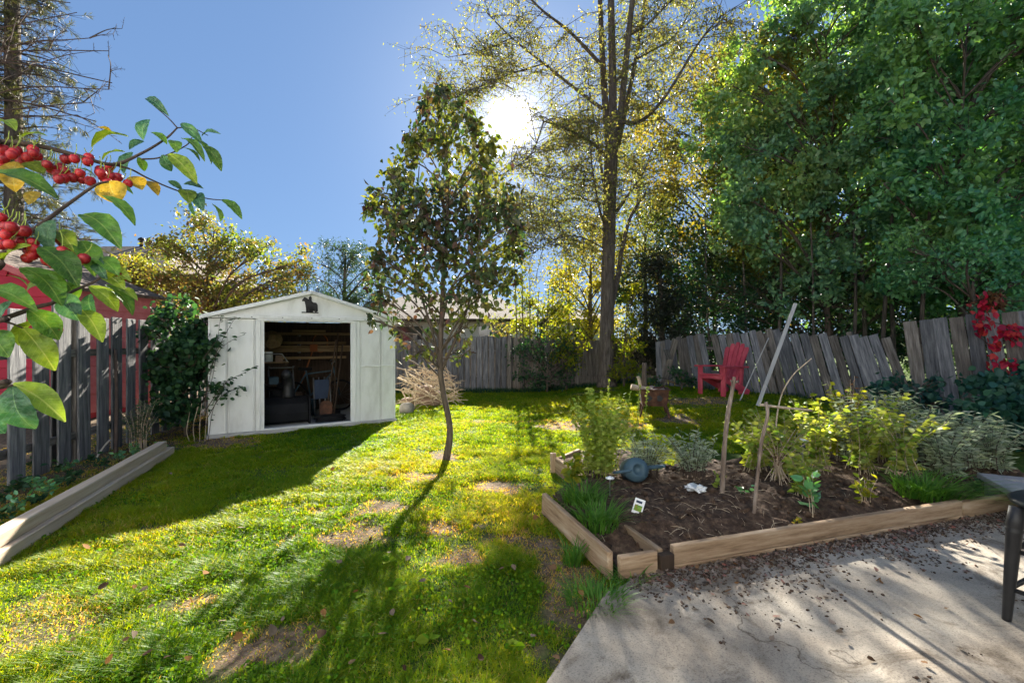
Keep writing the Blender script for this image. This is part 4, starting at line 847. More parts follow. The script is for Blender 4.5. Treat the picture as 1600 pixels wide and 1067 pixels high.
for k, a in enumerate((-2, -1, 0, 1, 2)):
    hgt = .74 - .028 * abs(a) ** 1.7; x0 = a * .085; x1 = a * .125
    p0, p1 = Vector((x0, .12, .20)) * XS, Vector((x1, .12 + .42 * hgt, .20 + hgt)) * XS
    dz = (p1 - p0).normalized(); fr_ = Vector((1, 0, 0)); ny = dz.cross(fr_).normalized()
    w0, w1, th = .058, .086, .011; V = []
    for (pp, ww) in ((p0, w0), (p0.lerp(p1, .93), w1), (p1, w1 * .6)):
        for sx in (-1, 1):
            for sy in (-1, 1): V.append(CM @ (pp + fr_ * sx * ww / 2 + ny * sy * th))
    Fc = [(0, 1, 3, 2), (8, 10, 11, 9)]
    for q in (0, 4): Fc += [(q, q + 4, q + 5, q + 1), (q + 2, q + 3, q + 7, q + 6), (q, q + 2, q + 6, q + 4), (q + 1, q + 5, q + 7, q + 3)]
    build('back_slat', np.array(V), Fc, M['chair_red'], ch)
cblock('back_rail', (-.26, .23, .47), (.26, .23, .47), .06, .028, (0, 1, .4)); cblock('back_rail', (-.21, .40, .82), (.21, .40, .82), .05, .022, (0, 1, .4)); cblock('apron', (-.30, -.395, .33), (.30, -.395, .33), .07, .025, (0, -1, 0))

# ------------------------------------------------------------------ rusty fire pit
fc = gp(1021, 648); FM = frame(fc, (math.cos(R(-12)), math.sin(R(-12)), 0)); 
fp = thing('fire_pit', 'rusty square steel fire pit on splayed legs in the lawn', 'fire pit', fc)
def wall4(z0, z1, a0, a1, t=.012):
    return None
hw0, hw1, z0, z1 = .19, .225, .17, .43
for k in range(4):
    Rk = FM @ Matrix.Rotation(k * math.pi / 2, 4, 'Z'); V = []
    for z_, w_ in ((z0, hw0), (z1, hw1)):
        for dd in (0, .01): V += [Rk @ V3(-w_ + dd, -w_ + dd, z_), Rk @ V3(w_ - dd, -w_ + dd, z_)]
    wl = build('side_plate', np.array(V), [(0, 1, 5, 4), (3, 2, 6, 7), (4, 5, 7, 6), (1, 0, 2, 3), (0, 4, 6, 2), (1, 3, 7, 5)], M['rust'], fp)
    beam('rim', Rk @ V3(-hw1 - .02, -hw1, z1 + .008), Rk @ V3(hw1 + .02, -hw1, z1 + .008), .05, .014, M['rust'], fp, V3(0, 0, 1))
    for xx in (-.09, .075):                                 # raised bear-paw like cut plates
        V = [Rk @ V3(xx + .045 * math.cos(a) * (1 + .3 * math.cos(3 * a)), -.218 + dd, .30 + .05 * math.sin(a)) for dd in (0, -.006) for a in np.arange(10) * .6283]
        build('vent_plate', np.array(V), [tuple(range(9, -1, -1)), tuple(range(10, 20))] + [(i, (i + 1) % 10, 10 + (i + 1) % 10, 10 + i) for i in range(10)], M['black_metal'], wl)
    beam('leg', Rk @ V3(hw0 + .04, -hw0 - .04, -.01), Rk @ V3(hw0 - .02, -hw0 + .02, .2), .04, .03, M['rust'], fp, Rk.to_3x3() @ V3(0, 1, 0))
V = [FM @ V3(x, y, z0 + .005) for x, y in ((-hw0, -hw0), (hw0, -hw0), (hw0, hw0), (-hw0, hw0))]; mb = MB(); mb.box(FM, -hw0, hw0, -hw0, hw0, z0 - .002, z0 + .01); mb.build('bottom', M['rust'], fp)
x = rng.uniform(-.19, .19, 160); y = rng.uniform(-.19, .19, 160); V, FF = lumps(x, y, .40 + .05 * rng.uniform(0, 1, 160) - .12 * np.hypot(x, y), .012 + .03 * rng.uniform(0, 1, 160))
V = np.array([FM @ Vector(v) for v in V]); tag(build('ash_heap', V, FF, M['ash']), 'pale ash and charred bits heaped in the fire pit', 'ash')
def log(name, label, a, b, r0, r1, mat, group=None, n=8):
    P = curve([a, Vector(a).lerp(Vector(b), .5) + V3(random.uniform(-.02, .02), random.uniform(-.02, .02), random.uniform(-.01, .01)), b], 4)
    mb = MB(); mb.tube(P, np.linspace(r0, r1, len(P)), n); o = mb.build(name, mat, None, True); return tag(o, label, 'log', group)
log('firewood', 'weathered split log standing upright in the fire pit', FM @ V3(-.13, .05, .36), FM @ V3(-.135, .08, .86), .045, .04, M['bark_thin'])
log('firewood', 'leaning rotten log hanging over the left rim of the fire pit', FM @ V3(-.02, .0, .42), FM @ V3(-.36, -.05, .46), .035, .05, M['dead'])
log('firewood', 'short stub of wood beside the upright log in the fire pit', FM @ V3(-.19, .1, .4), FM @ V3(-.24, .16, .62), .04, .03, M['dead'])
log('firewood', 'reddish charred stick lying across the fire pit ash', FM @ V3(0, -.1, .45), FM @ V3(.17, .06, .47), .022, .016, M['rust'])

# ------------------------------------------------------------------ poles and sticks
o = beam('plank_prop', gp(1184, 634), at(1243, 474, 8.35), .062, .03, M['pale_plank'], None, V3(-.4, -1, 0)); tag(o, 'long bleached plank leaning against the sagging fence', 'plank')
def stick(name, label, pts, r0, r1, mat='stick', cat='stick', knobs=0, group=None):
    P = curve(pts, 6); rr = np.linspace(r0, r1, len(P)) * (1 + .12 * rng.uniform(-1, 1, len(P))); mb = MB(); mb.tube(P, rr, 8)
    for _ in range(knobs):
        i = random.randrange(2, len(P) - 2); a = random.uniform(0, 6.28); mb.tube([P[i], P[i] + V3(math.cos(a), math.sin(a) * .5, .5) * r0 * 2.6], [r0 * .5, r0 * .3], 5)
    return tag(mb.build(name, M[mat], None, True), label, cat, group)
stick('metal_pole', 'thin grey pole leaning on the fence between chair and plank', [gp(1156, 626), at(1178, 578, 8.75), at(1201, 528, 8.8)], .011, .010, 'pale_plank', 'pole')
s1 = soil_at(1128, 768); stick('stake', 'thick gnarled wooden stake standing in the garden soil', [s1 - V3(0, 0, .05), at(1131, 710, s1.y), at(1137, 650, s1.y - .02), at(1146, 600, s1.y), at(1147, 589, s1.y)], .021, .014, knobs=4)
s2 = soil_at(1177, 802); stick('stake', 'slim pinkish wooden stake nearest the patio in the garden soil', [s2 - V3(0, 0, .05), at(1184, 740, s2.y), at(1190, 690, s2.y + .03), at(1199, 650, s2.y), at(1197, 628, s2.y)], .0125, .011, knobs=3)
stick('cross_stick', 'brown stick lying level across the top of the slim stake', [at(1188, 632, s2.y + .02), at(1225, 637, s2.y + .1), at(1268, 641, s2.y + .2)], .010, .008, 'dead')
s3 = soil_at(1212, 735); stick('bent_cane', 'long bent bare cane arching up from the raspberry patch', [s3, at(1213, 660, s3.y), at(1222, 615, s3.y), at(1240, 585, s3.y), at(1268, 560, s3.y)], .008, .005, 'dead')
s4 = gp(148, 716); stick('leaning_pole', 'dark pole leaning against the grey shadowbox fence', [lf(5.35) + lfn * .3, lf(5.55) + lfn * .2 + V3(0, 0, .6), lf(5.75) + lfn * .08 + V3(0, 0, 1.25)], .022, .016, 'twig', 'pole')
stick('pale_stick', 'short pale stick slanting up beside the fence foot', [gp(150, 716) + V3(0, 0, .0), at(162, 698, gp(150, 716).y + .02), at(172, 687, gp(150, 716).y)], .010, .009, 'pale_plank')

# ------------------------------------------------------------------ things on the garden soil
wc = soil_at(992, 752); wt = thing('watering_can', 'dark blue plastic watering can tipped on the garden soil', 'watering can', wc)
WMx = Matrix.Translation(wc + V3(0, 0, .1)) @ Matrix.Rotation(R(25), 4, 'Z') @ Matrix.Rotation(R(72), 4, 'X') @ Matrix.Rotation(R(-20), 4, 'Y')
lat('body', [(.075, -.13), (.10, -.12), (.105, .02), (.10, .06), (.06, .085), (.045, .09), (.04, .05)], WMx, 'can_blue', wt, 18)
mb = MB(); mb.tube([WMx @ v for v in curve([V3(.09, 0, -.06), V3(.17, 0, .02), V3(.22, 0, .12)], 5)], np.linspace(.022, .014, 11), 8); mb.build('spout', M['can_blue'], wt, True)
mb = MB(); mb.tube([WMx @ v for v in curve([V3(-.10, 0, -.08), V3(-.18, 0, -.02), V3(-.16, 0, .09), V3(-.06, 0, .085)], 5)], .012, 8); mb.build('handle', M['can_blue'], wt, True)
pk = soil_at(995, 800); pt = thing('seed_packet', 'white seed packet standing in the soil near the bed corner', 'seed packet', pk)
PM = Matrix.Translation(pk) @ Matrix.Rotation(R(-20), 4, 'Z') @ Matrix.Rotation(R(-28), 4, 'X') @ Matrix.Rotation(R(14), 4, 'Y'); mb = MB(); mb.box(PM, -.036, .036, -.002, .002, -.01, .095); mb.build('packet', M['paper'], pt)
mb = MB(); mb.box(PM, -.026, .026, -.0035, -.0022, .008, .05); mb.build('picture', M['print_red'], pt); mb = MB(); mb.box(PM, -.024, .018, -.0035, -.0022, .064, .08); mb.build('print_band', M['blue_cloth'], pt)
cp = soil_at(1085, 768); n = 60; V, FF = lumps(rng.normal(0, .035, 26) + cp.x, rng.normal(0, .025, 26) + cp.y, cp.z + .02 + .03 * rng.uniform(0, 1, 26), .02 + .02 * rng.uniform(0, 1, 26), .5, .6); tag(build('plastic_scrap', V, FF, M['white_plastic']), 'crumpled white plastic scrap on the dark soil', 'scrap')
tagp = soil_at(953, 775); pl = thing('plant_marker', 'thin plant marker with a pale cap beside the seed packet', 'plant marker', tagp); mb = MB(); mb.tube([tagp, tagp + V3(0, 0, .14)], .004, 6); mb.build('stem', M['steel'], pl); lat('cap', [(.03, 0), (.035, .008), (.01, .018)], Matrix.Translation(tagp + V3(0, 0, .135)), 'white_plastic', pl, 12)
lp = soil_at(1253, 742); sl_ = thing('solar_light', 'small solar garden light on a spike in the raspberry patch', 'garden light', lp); zt = CAM_H + (533.5 - 690) / F * lp.y
mb = MB(); mb.tube([lp, V3(lp.x, lp.y, zt - .09)], .006, 6); mb.build('spike', M['steel'], sl_); lat('lens', [(.022, -.09), (.03, -.06), (.03, 0)], Matrix.Translation((lp.x, lp.y, zt)), 'glass', sl_, 12); lat('cap', [(.05, 0), (.052, .012), (.02, .028)], Matrix.Translation((lp.x, lp.y, zt)), 'white_plastic', sl_, 14)
for px_, py_, s_, lab in ((1095, 815, .05, 'dark round clod of earth by the soil heap'),):
    pass

# ------------------------------------------------------------------ low table behind the bed and stool on the patio
tq = at(1526, 738, 3.95); TM = frame((tq.x, tq.y, 0), (math.cos(R(-4)), math.sin(R(-4)), 0)); zt = tq.z
lt = thing('patio_table', 'low square grey slat-topped table at the right behind the garden bed', 'table', (tq.x + .5, tq.y - .3, 0))
TD = (at(1600, 764, 3.3) - tq); TD.z = 0; TD.normalize(); TM = frame((tq.x, tq.y, 0), TD); 
mb = MB()
for k, (y0, y1) in enumerate(((0, .13), (.77, .9))): o_ = block('top_frame', TM @ Matrix.Translation((.5, (y0 + y1) / 2, zt - .045)), (1.0, y1 - y0, .045), M['grey_slab'], lt, .005)
for x0, x1 in ((0, .13), (.87, 1.0)): block('top_frame', TM @ Matrix.Translation(((x0 + x1) / 2, .45, zt - .047)), (x1 - x0, .638, .045), M['grey_slab'], lt, .005)
for k in range(6): block('top_slat', TM @ Matrix.Translation((.5, .19 + .104 * k, zt - .052)), (.738, .094, .04), M['grey_slab'], lt, .004)
for x_, y_ in ((.07, .07), (.93, .07), (.07, .83), (.93, .83)): block('leg', TM @ Matrix.Translation((x_, y_, 0)), (.07, .07, zt - .047), M['grey_slab'], lt, .004)
lg0 = gp(1573, 980); lg0.z = .035; top = at(1588, 792, lg0.y - .02); R_ = .25; sc = V3(lg0.x + .30, lg0.y - .11, 0)
st = thing('patio_stool', 'black metal patio stool cut off by the right edge', 'stool', sc)
lat('seat', [(R_ - .01, -.018), (R_ + .03, -.012), (R_ + .036, 0), (R_ + .02, .010), (.02, .014)], Matrix.Translation((sc.x, sc.y, top.z + .016)), 'black_metal', st, 40)
vt = V3(top.x - sc.x, top.y - sc.y, 0); vb = V3(lg0.x - sc.x, lg0.y - sc.y, 0)
for k in range(4):
    Rk = Matrix.Rotation(k * math.pi / 2, 4, 'Z'); a, b = sc + Rk @ vb, sc + Rk @ vt; a.z = .036; b.z = top.z
    P = [a, a.lerp(b, .02), a.lerp(b, .78), a.lerp(b, .8), a.lerp(b, .815), a.lerp(b, .83), b]; mb = MB(); mb.tube(P, [.017, .018, .029, .033, .027, .031, .026], 14); mb.build('leg', M['black_metal'], st, True)
    a2, b2 = sc + Matrix.Rotation((k + 1) * math.pi / 2, 4, 'Z') @ vb, sc + Matrix.Rotation((k + 1) * math.pi / 2, 4, 'Z') @ vt; a2.z = .036; b2.z = top.z
    for f in (.28, .62): mb = MB(); mb.tube([a.lerp(b, f), a2.lerp(b2, f)], .011, 8); mb.build('rung', M['black_metal'], st, True)

# ------------------------------------------------------------------ brush pile beside the shed
bp = gp(650, 640); br = thing('brush_pile', 'heap of bleached dead branches beside the right shed wall', 'brush pile', bp)
mb = MB()
for k in range(210):
    c = bp + V3(random.uniform(-.35, .75), random.uniform(-.1, 1.6), 0); hb = .72 * max(0, 1 - ((c.x - bp.x - .15) / .8) ** 2) ; c.z = random.uniform(.03, .1 + hb)
    a = random.gauss(-.4, .8); l = random.uniform(.15, .55); e = V3(math.cos(a) * l, random.uniform(-.3, .3) * l, math.sin(a) * l * .7)
    p0, p1 = c - e * .5, c + e * .5; p0.z = max(.01, p0.z); p1.z = max(.01, p1.z)
    if (p0 - SFL).dot(SVv) > 0 and (p0 - SFL).dot(SU) < SW + .04: continue
    if (p1 - SFL).dot(SVv) > 0 and (p1 - SFL).dot(SU) < SW + .04: continue
    mb.tube(curve([p0, c + V3(random.uniform(-.04, .04), random.uniform(-.04, .04), .04), p1], 3), np.linspace(.011, .005, 7) * random.uniform(.5, 1.5), 5)
mb.build('twigs', M['dead'], br)
for k, (a, b, r_) in enumerate((((622, 590), (692, 628), .022), ((640, 585), (690, 618), .02), ((628, 610), (640, 640), .016), ((650, 600), (648, 640), .02), ((620, 575), (660, 590), .018), ((630, 560), (660, 575), .02))):
    p0, p1 = at(*a, bp.y + .35), at(*b, bp.y + .1); mb = MB(); mb.tube(curve([p0, p0.lerp(p1, .5) + V3(0, 0, .03), p1], 4), np.linspace(r_, r_ * .7, 9), 7); mb.build('branch', M['dead'] if k < 4 else M['bark_thin'], br, True)
def rock(name, label, c, s, mat, cat='rock', group=None):
    bm = bmesh.new(); bmesh.ops.create_icosphere(bm, subdivisions=3, radius=1); sd = random.uniform(0, 50)
    for v in bm.verts:
        n_ = float(fbm(v.co.x * 1.4 + sd, v.co.y * 1.4 + v.co.z * 1.1 + sd, 3, 77)) - .45; v.co *= 1 + .55 * n_; v.co.x *= s[0]; v.co.y *= s[1]; v.co.z *= s[2]
    me = bpy.data.meshes.new(name); bm.to_mesh(me); bm.free(); me.materials.append(mat); me.polygons.foreach_set('use_smooth', np.ones(len(me.polygons), bool))
    return tag(inst(name, me, Matrix.Translation(Vector(c))), label, cat, group)
r1 = gp(634, 645); rock('stone', 'pale rounded stone at the shed corner before the brush pile', r1 + V3(.02, .0, .07), (.14, .12, .13), M['rock'])
r2 = gp(660, 634); rock('stone', 'large brown rock under the branches of the brush pile', r2 + V3(.05, .3, .16), (.34, .25, .24), M['brown_rock'])
for k, (px_, py_) in enumerate(((640, 632), (672, 634))): q_ = gp(px_, py_); rock('stone', ('flat brown rock low in the brush pile by the wall', 'flat brown rock low in the brush pile towards the pear tree')[k], q_ + V3(0, .1, .05), (.24, .18, .1), M['brown_rock'])

# ------------------------------------------------------------------ trees
pb = gp(697, 714); Z0 = pb.y
def pt(px, py, dy=0): return at(px, py, Z0 + dy)
pear_cl = []
spec = [(640, 250, 26), (690, 170, 22), (700, 230, 34), (650, 310, 34), (700, 310, 40), (750, 260, 34), (600, 315, 20), (620, 370, 34), (680, 380, 42), (740, 340, 40), (770, 310, 26), (790, 380, 26), (740, 420, 38), (600, 430, 26), (650, 450, 36), (700, 460, 36), (770, 450, 28), (620, 500, 26), (680, 520, 28), (730, 510, 28), (650, 550, 18), (720, 550, 18), (745, 200, 20), (660, 205, 22), (580, 320, 9), (640, 345, 30), (720, 380, 36), (800, 350, 14), (625, 290, 18), (665, 170, 10), (700, 140, 10), (722, 165, 10), (640, 215, 10), (760, 230, 14), (585, 300, 9), (575, 325, 8), (590, 400, 14), (575, 440, 12), (810, 390, 12), (805, 430, 12), (600, 470, 16), (585, 500, 10)]
for px_, py_, r_ in spec:
    rr = r_ * Z0 / F * 1.05; pear_cl.append((tuple(pt(px_, py_, random.uniform(-.55, .55))), (rr, rr * 1.1, rr * 1.35), int((215 if py_ < 430 else 120 if py_ < 500 else 55) * (r_ / 28) ** 1.6)))
pear = make_tree('pear_tree', 'young upright pear tree with dark leaves standing alone in the lawn', pb, [(pb - V3(0, 0, .05), .046), (pt(703, 670), .036), (pt(692, 610), .032), (pt(688, 565), .033), (pt(692, 450, .05), .026), (pt(700, 300, .0), .017), (pt(695, 160), .006)],
                 pear_cl, .082, M['L_pear'], M['bark_thin'], sub=9, tmpl=LEAF, droop=.75, spread=.34, twig_r=.005)
mb = MB()
for a, b, r_ in (((688, 575), (650, 440), .02), ((690, 578), (745, 430), .022), ((745, 430), (760, 260), .012), ((650, 440), (655, 260), .012), ((690, 560), (735, 545), .01), ((688, 590), (650, 535), .012)):
    p0, p1 = pt(*a), pt(*b, random.uniform(-.2, .2)); mb.tube(curve([p0, p0.lerp(p1, .5) + V3(random.uniform(-.05, .05), 0, -.03), p1], 5), np.linspace(r_, r_ * .5, 11), 7)
mb.build('limbs', M['bark_thin'], pear, True)

pcrown = [o for o in pear.children if o.name.startswith('crown')][0]; tag(pcrown, kind='stuff')
LEAF_CACHE = {}
def leaf_object(parent, p, d, size, mat, tmpl=LEAF, n=None, name='leaf', wide=1.0, bend=.0):
    """one leaf as an object of its own"""
    key = (mat, wide, tmpl[0].shape[0], round(bend, 2))
    if key not in LEAF_CACHE:
        T = tmpl[0] * np.array([wide, 1, 1]); T = T + np.stack([0 * T[:, 1], 0 * T[:, 1], -bend * T[:, 1] ** 2], 1); LEAF_CACHE[key] = meshdata('leaf', T, tmpl[1], M[mat], True)
    d = Vector(d).normalized(); n = Vector(n) if n else Vector((random.gauss(0, .5), random.gauss(0, .5), 1)); s = d.cross(n).normalized(); n = s.cross(d)
    Mx = Matrix((s, d, n)).transposed().to_4x4() @ Matrix.Scale(size, 4); Mx.translation = Vector(p); return inst(name, LEAF_CACHE[key], Mx, parent)
for k in range(300):                                       # the nearest leaves, one by one
    c_, r_, n_ = random.choice(pear_cl); q = Vector(c_) + Vector((random.gauss(0, .5) * r_[0], -abs(random.gauss(.6, .3)) * r_[1], random.gauss(0, .5) * r_[2]))
    leaf_object(pcrown, q, (random.gauss(0, .6), random.gauss(0, .6), random.gauss(-.7, .5)), random.uniform(.065, .095), random.choice(('L_pear_a', 'L_pear_a', 'L_pear_b', 'L_pear_c')), bend=random.choice((0, .2)))

# tall feathery tree by the back fence
bz = gp(950, 601); TY = 11.9; bz = V3(at(948, 600, TY).x, TY, float(ground(at(948, 600, TY).x, TY)))
def tt(px, py, dy=0): return at(px, py, TY + dy)
tall = thing('tall_tree', 'tall tree with grey trunk and sparse feathery autumn leaves by the back fence', 'tree', bz)
def limb(pts, r0, r1, name='limb', n=9):
    P = curve(pts, 6); mb = MB(); mb.tube(P, np.linspace(r0, r1, len(P)), n); mb.build(name, M['bark'], tall, True); return P
trunk = curve([bz - V3(0, 0, .1), tt(948, 540), tt(949, 460), tt(951, 380), tt(953, 300), tt(955, 240), tt(958, 190)], 5)
tr_ = np.interp(np.linspace(0, 1, len(trunk)), [0, .06, .3, .7, 1], [.30, .21, .17, .165, .18]); mb = MB(); mb.tube(trunk, tr_, 14); mb.build('trunk', M['bark'], tall, True)
LIM = [([(952, 240), (945, 150, .3), (940, 60, .5), (935, -60, .8), (925, -260, 1)], 0.102, 0.042), ([(958, 200), (957, 110), (955, 0, -.3), (955, -140, -.4), (950, -330)], 0.116, 0.049), ([(966, 215), (975, 130, -.2), (985, 30, -.5), (1000, -100, -.7), (1020, -280)], 0.095, 0.042),
       ([(966, 225), (990, 110, .4), (1010, 0, .6), (1040, -140, .8)], 0.068, 0.028), ([(966, 190), (1000, 190, -.5), (1040, 150, -.9), (1090, 70, -1.2), (1130, 20, -1.5)], 0.058, 0.014), ([(964, 330), (985, 300, .4), (1005, 270, .6), (1020, 230, .7)], 0.048, 0.014),
       ([(945, 240), (920, 220, -.6), (880, 200, -1), (850, 190, -1.3)], 0.048, 0.014), ([(940, 170), (900, 140, .5), (850, 100, .9), (800, 60, 1), (760, 20, 1.2)], 0.051, 0.014), ([(938, 100), (890, 50, -.4), (840, 10, -.8), (790, -50, -1)], 0.048, 0.014),
       ([(945, 300), (935, 230, .6), (925, 170, .9), (915, 90, 1.2)], 0.041, 0.014), ([(944, 350), (935, 320, -.6), (925, 260, -.9), (920, 200, -1)], 0.034, 0.010), ([(955, 480), (966, 430, .3), (972, 390, .4), (985, 340, .6), (1010, 300, .7)], 0.082, 0.035), ([(975, 60), (1010, 40, -.4), (1050, 0, -.7)], 0.034, 0.014), ([(960, 130), (1000, 90, .8), (1050, 60, 1.2), (1090, 0, 1.5)], 0.034, 0.014),
       ([(948, 320), (900, 310, .5), (850, 320, .9), (800, 330, 1.1)], 0.031, 0.008), ([(946, 280), (890, 280, -.5), (830, 270, -.9)], 0.027, 0.008), ([(850, 100, .9), (800, 115, .6), (740, 140, .4), (690, 160, .3)], 0.020, 0.007), ([(800, 60, 1), (750, 80, 1.1), (700, 90, 1.2)], 0.020, 0.007), ([(850, 190, -1.3), (830, 240, -1.4), (790, 270, -1.5), (750, 290, -1.5)], 0.018, 0.006),
       ([(947, 390), (905, 370, -.5), (865, 375, -.9), (835, 395, -1.1)], 0.020, 0.006), ([(947, 360), (900, 345, .6), (855, 350, 1), (820, 340, 1.2)], 0.020, 0.006), ([(850, 100, .9), (790, 120, 1.1), (730, 150, 1.2), (690, 140, 1.3)], 0.017, 0.006), ([(800, 330, 1.1), (760, 310, 1.2), (730, 300, 1.2)], 0.012, 0.004)]
LPs = []; tw = MB()
for pts, r0, r1 in LIM:
    P = limb([tt(*q) for q in pts], r0, r1); m = len(P)
    for k in range(int(m * .25), m):
        for _ in range(2 if r0 > .068 else 3):
            if random.random() < ((.6 if r0 > .068 else .3)): continue
            d = Vector((random.gauss(0, 1), random.gauss(0, .8), random.gauss(.1, .5))).normalized(); l = random.uniform(.6, 1.5)
            e = P[k] + d * l + V3(0, 0, -.12 * l); mid = P[k].lerp(e, .55) + V3(0, 0, .12 * l); Q = curve([P[k], mid, e], 4); tw.tube(Q, np.linspace(.010, .003, len(Q)), 4, False)
            for q in Q[2:]:
                for _ in range(2):
                    d2 = Vector((random.gauss(0, 1), random.gauss(0, 1), random.gauss(-.35, .5))).normalized() * random.uniform(.2, .55); e2 = q + d2
                    tw.tube([q, e2], [.005, .002], 3, False); LPs += [tuple(q.lerp(e2, f) + Vector(np.random.default_rng(int(f * 1e6) % 9973 + len(LPs)).normal(size=3) * .05)) for f in np.linspace(.25, 1.05, 5)]
tw.build('twigs', M['bark_thin'], tall); LPs = np.array(LPs); LPs = LPs[rng.uniform(0, 1, len(LPs)) < np.where(np.hypot(800 + F * LPs[:, 0] / LPs[:, 1] - 800, 533.5 - F * (LPs[:, 2] - CAM_H) / LPs[:, 1] - 190) < 60, .3, .9)]
foliage('crown', LPs, .072, M['L_locust'], tall, KITE, droop=.5); print('locust leaves', len(LPs))

def crown_tree(name, label, px, depth, base_z, stems, spec, leaf, mat, n_per, bark='bark_thin', depth_var=.9, tmpl=KITE, sub=10, droop=.3, group=None, spread=.26, cat='tree', twig=.009, ry=1.0, up=.7, rad=.075):
    """spec: [(px, py, radius px, depth offset)] clumps; stems: trunk path in pixels"""
    X = at(px, 533, depth).x; base = V3(X, depth, base_z); cl = []
    for q in spec:
        a, b, r_ = q[:3]; dd = q[3] if len(q) > 3 else random.uniform(-depth_var, depth_var); c = at(a, b, depth + dd); rr = r_ * (depth + dd) / F
        cl.append((tuple(c), (rr, rr * ry, rr * .9), int(n_per * 3.0 * (r_ / 40) ** 2) + 20))
    pth = [(base, rad)] + [(at(a, b, depth), rad * f) for a, b, f in stems]
    return make_tree(name, label, base, pth, cl, leaf, mat, M[bark], sub, tmpl, droop, spread, group, cat, twig, up=up)
def fill(x0, x1, y0, y1, step, r, jit=.5, shape=None):
    out = []; y_ = y0
    while y_ <= y1:
        x_ = x0
        while x_ <= x1:
            a, b = x_ + random.uniform(-jit, jit) * step, y_ + random.uniform(-jit, jit) * step
            if shape is None or shape(a, b): out.append((a, b, r * random.uniform(.75, 1.3)))
            x_ += step
        y_ += step
    return out
ell = lambda cx, cy, rx, ry: (lambda a, b: ((a - cx) / rx) ** 2 + ((b - cy) / ry) ** 2 < 1)
G = 'trees beyond the right fence'
crown_tree('broadleaf_tree', 'yellow green tree between the tall trunk and the dense green trees', 1115, 16.0, .1, [(1118, 400, .8), (1115, 250, .5), (1120, 140, .2)], fill(985, 1250, 110, 500, 40, 38, shape=ell(1125, 310, 150, 230)), .12, M['L_olive'], 170, group=G)
crown_tree('broadleaf_tree', 'dense dark green tree rising in the middle of the right fence', 1300, 11.2, .1, [(1290, 420, .8), (1300, 250, .5), (1290, 60, .2)], fill(1130, 1440, -20, 500, 44, 44, shape=ell(1290, 235, 165, 290)), .125, M['L_dense'], 125, group=G, tmpl=LEAF, spread=.19)
crown_tree('broadleaf_tree', 'bright green tree overhanging the upright fence section', 1510, 9.4, .1, [(1500, 420, .8), (1500, 250, .5), (1510, 60, .2)], fill(1380, 1760, -60, 470, 48, 48, shape=ell(1570, 200, 215, 305)), .125, M['L_maple'], 115, group=G, tmpl=LEAF, spread=.19)
crown_tree('broadleaf_tree', 'dark green tree behind the other trees of the right fence', 1400, 15.5, .1, [(1390, 380, .8), (1400, 250, .5), (1400, 100, .2)], fill(1180, 1640, 40, 500, 60, 60, shape=ell(1410, 280, 250, 270)), .15, M['L_dense'], 130, group=G)
crown_tree('broadleaf_tree', 'olive green slender tree at the left end of the right fence trees', 1215, 12.2, .1, [(1210, 420, .8), (1215, 280, .5), (1225, 120, .2)], fill(1110, 1330, 60, 460, 44, 40, shape=ell(1215, 260, 100, 230)), .105, M['L_olive'], 120, group=G, tmpl=LEAF, spread=.19)
# undergrowth along the back of the right fence
crown_tree('fence_shrub', 'dark leafy shrub filling the gap above the sagging fence', 1300, 11.6, .1, [(1300, 520, .8), (1300, 490, .4)], fill(1080, 1440, 440, 560, 40, 36), .085, M['L_bush'], 130, depth_var=.4, ry=.6, group='shrubs behind the right fence', cat='shrub', rad=.05)
crown_tree('fence_shrub', 'green shrub behind the upright fence section', 1520, 8.2, .1, [(1520, 480, .8), (1520, 440, .4)], fill(1420, 1680, 400, 500, 44, 40, shape=lambda a, b: b < 480 or a > 1500), .085, M['L_maple'], 120, group='shrubs behind the right fence', cat='shrub', rad=.05)
crown_tree('fence_shrub', 'shadowy shrub deep behind the sagging fence', 1240, 14.0, .1, [(1240, 500, .8), (1240, 470, .4)], fill(1040, 1640, 400, 560, 48, 46), .14, M['L_cedar2'], 110, group='shrubs behind the right fence', cat='shrub', rad=.05)
G2 = 'dark stems behind the right fence'
for k, (px_, d_) in enumerate(((1375, 10.2), (1352, 11), (1330, 10.4), (1400, 10.8), (1270, 10.8), (1210, 11.2), (1115, 11.6), (1172, 11.4), (1440, 9.5), (1310, 11.6))):
    a = at(px_, 600, d_); a.z = .1; b = at(px_ + random.uniform(-14, 20), 330, d_ + random.uniform(-.3, .3)); mb = MB(); mb.tube(curve([a, a.lerp(b, .5) + V3(random.uniform(-.1, .1), 0, 0), b], 4), np.linspace(.06, .03, 9) * random.uniform(.5, 1.1), 7)
    o = mb.build('tree_stem', M['bark'], None, True); tag(o, 'slender dark tree stem among the trees behind the right fence', 'tree stem', G2)
# dark cedar right of the tall trunk
crown_tree('cedar', 'dark brownish cedar between the tall trunk and the leaning fence', 1035, 12.0, .1, [(1033, 460, .7), (1030, 400, .2)], fill(985, 1085, 400, 560, 26, 26, shape=ell(1035, 500, 48, 105)), .13, M['L_cedar'], 300, tmpl=LANCE, droop=.1, spread=.35, cat='tree', depth_var=.4)
crown_tree('yellow_tree', 'golden yellow tree behind the tall trunk beyond the back fence', 925, 14.5, .0, [(922, 470, .8), (925, 380, .3)], fill(880, 985, 350, 520, 28, 27, shape=ell(930, 440, 62, 95)), .10, M['L_yellow'], 200, depth_var=.6)
crown_tree('yellow_tree', 'small olive and yellow tree right of the tall trunk', 1010, 14.2, .0, [(1008, 440, .8), (1008, 360, .3)], fill(975, 1060, 300, 440, 28, 27, shape=ell(1015, 370, 48, 75)), .10, M['L_olive'], 120, depth_var=.6)
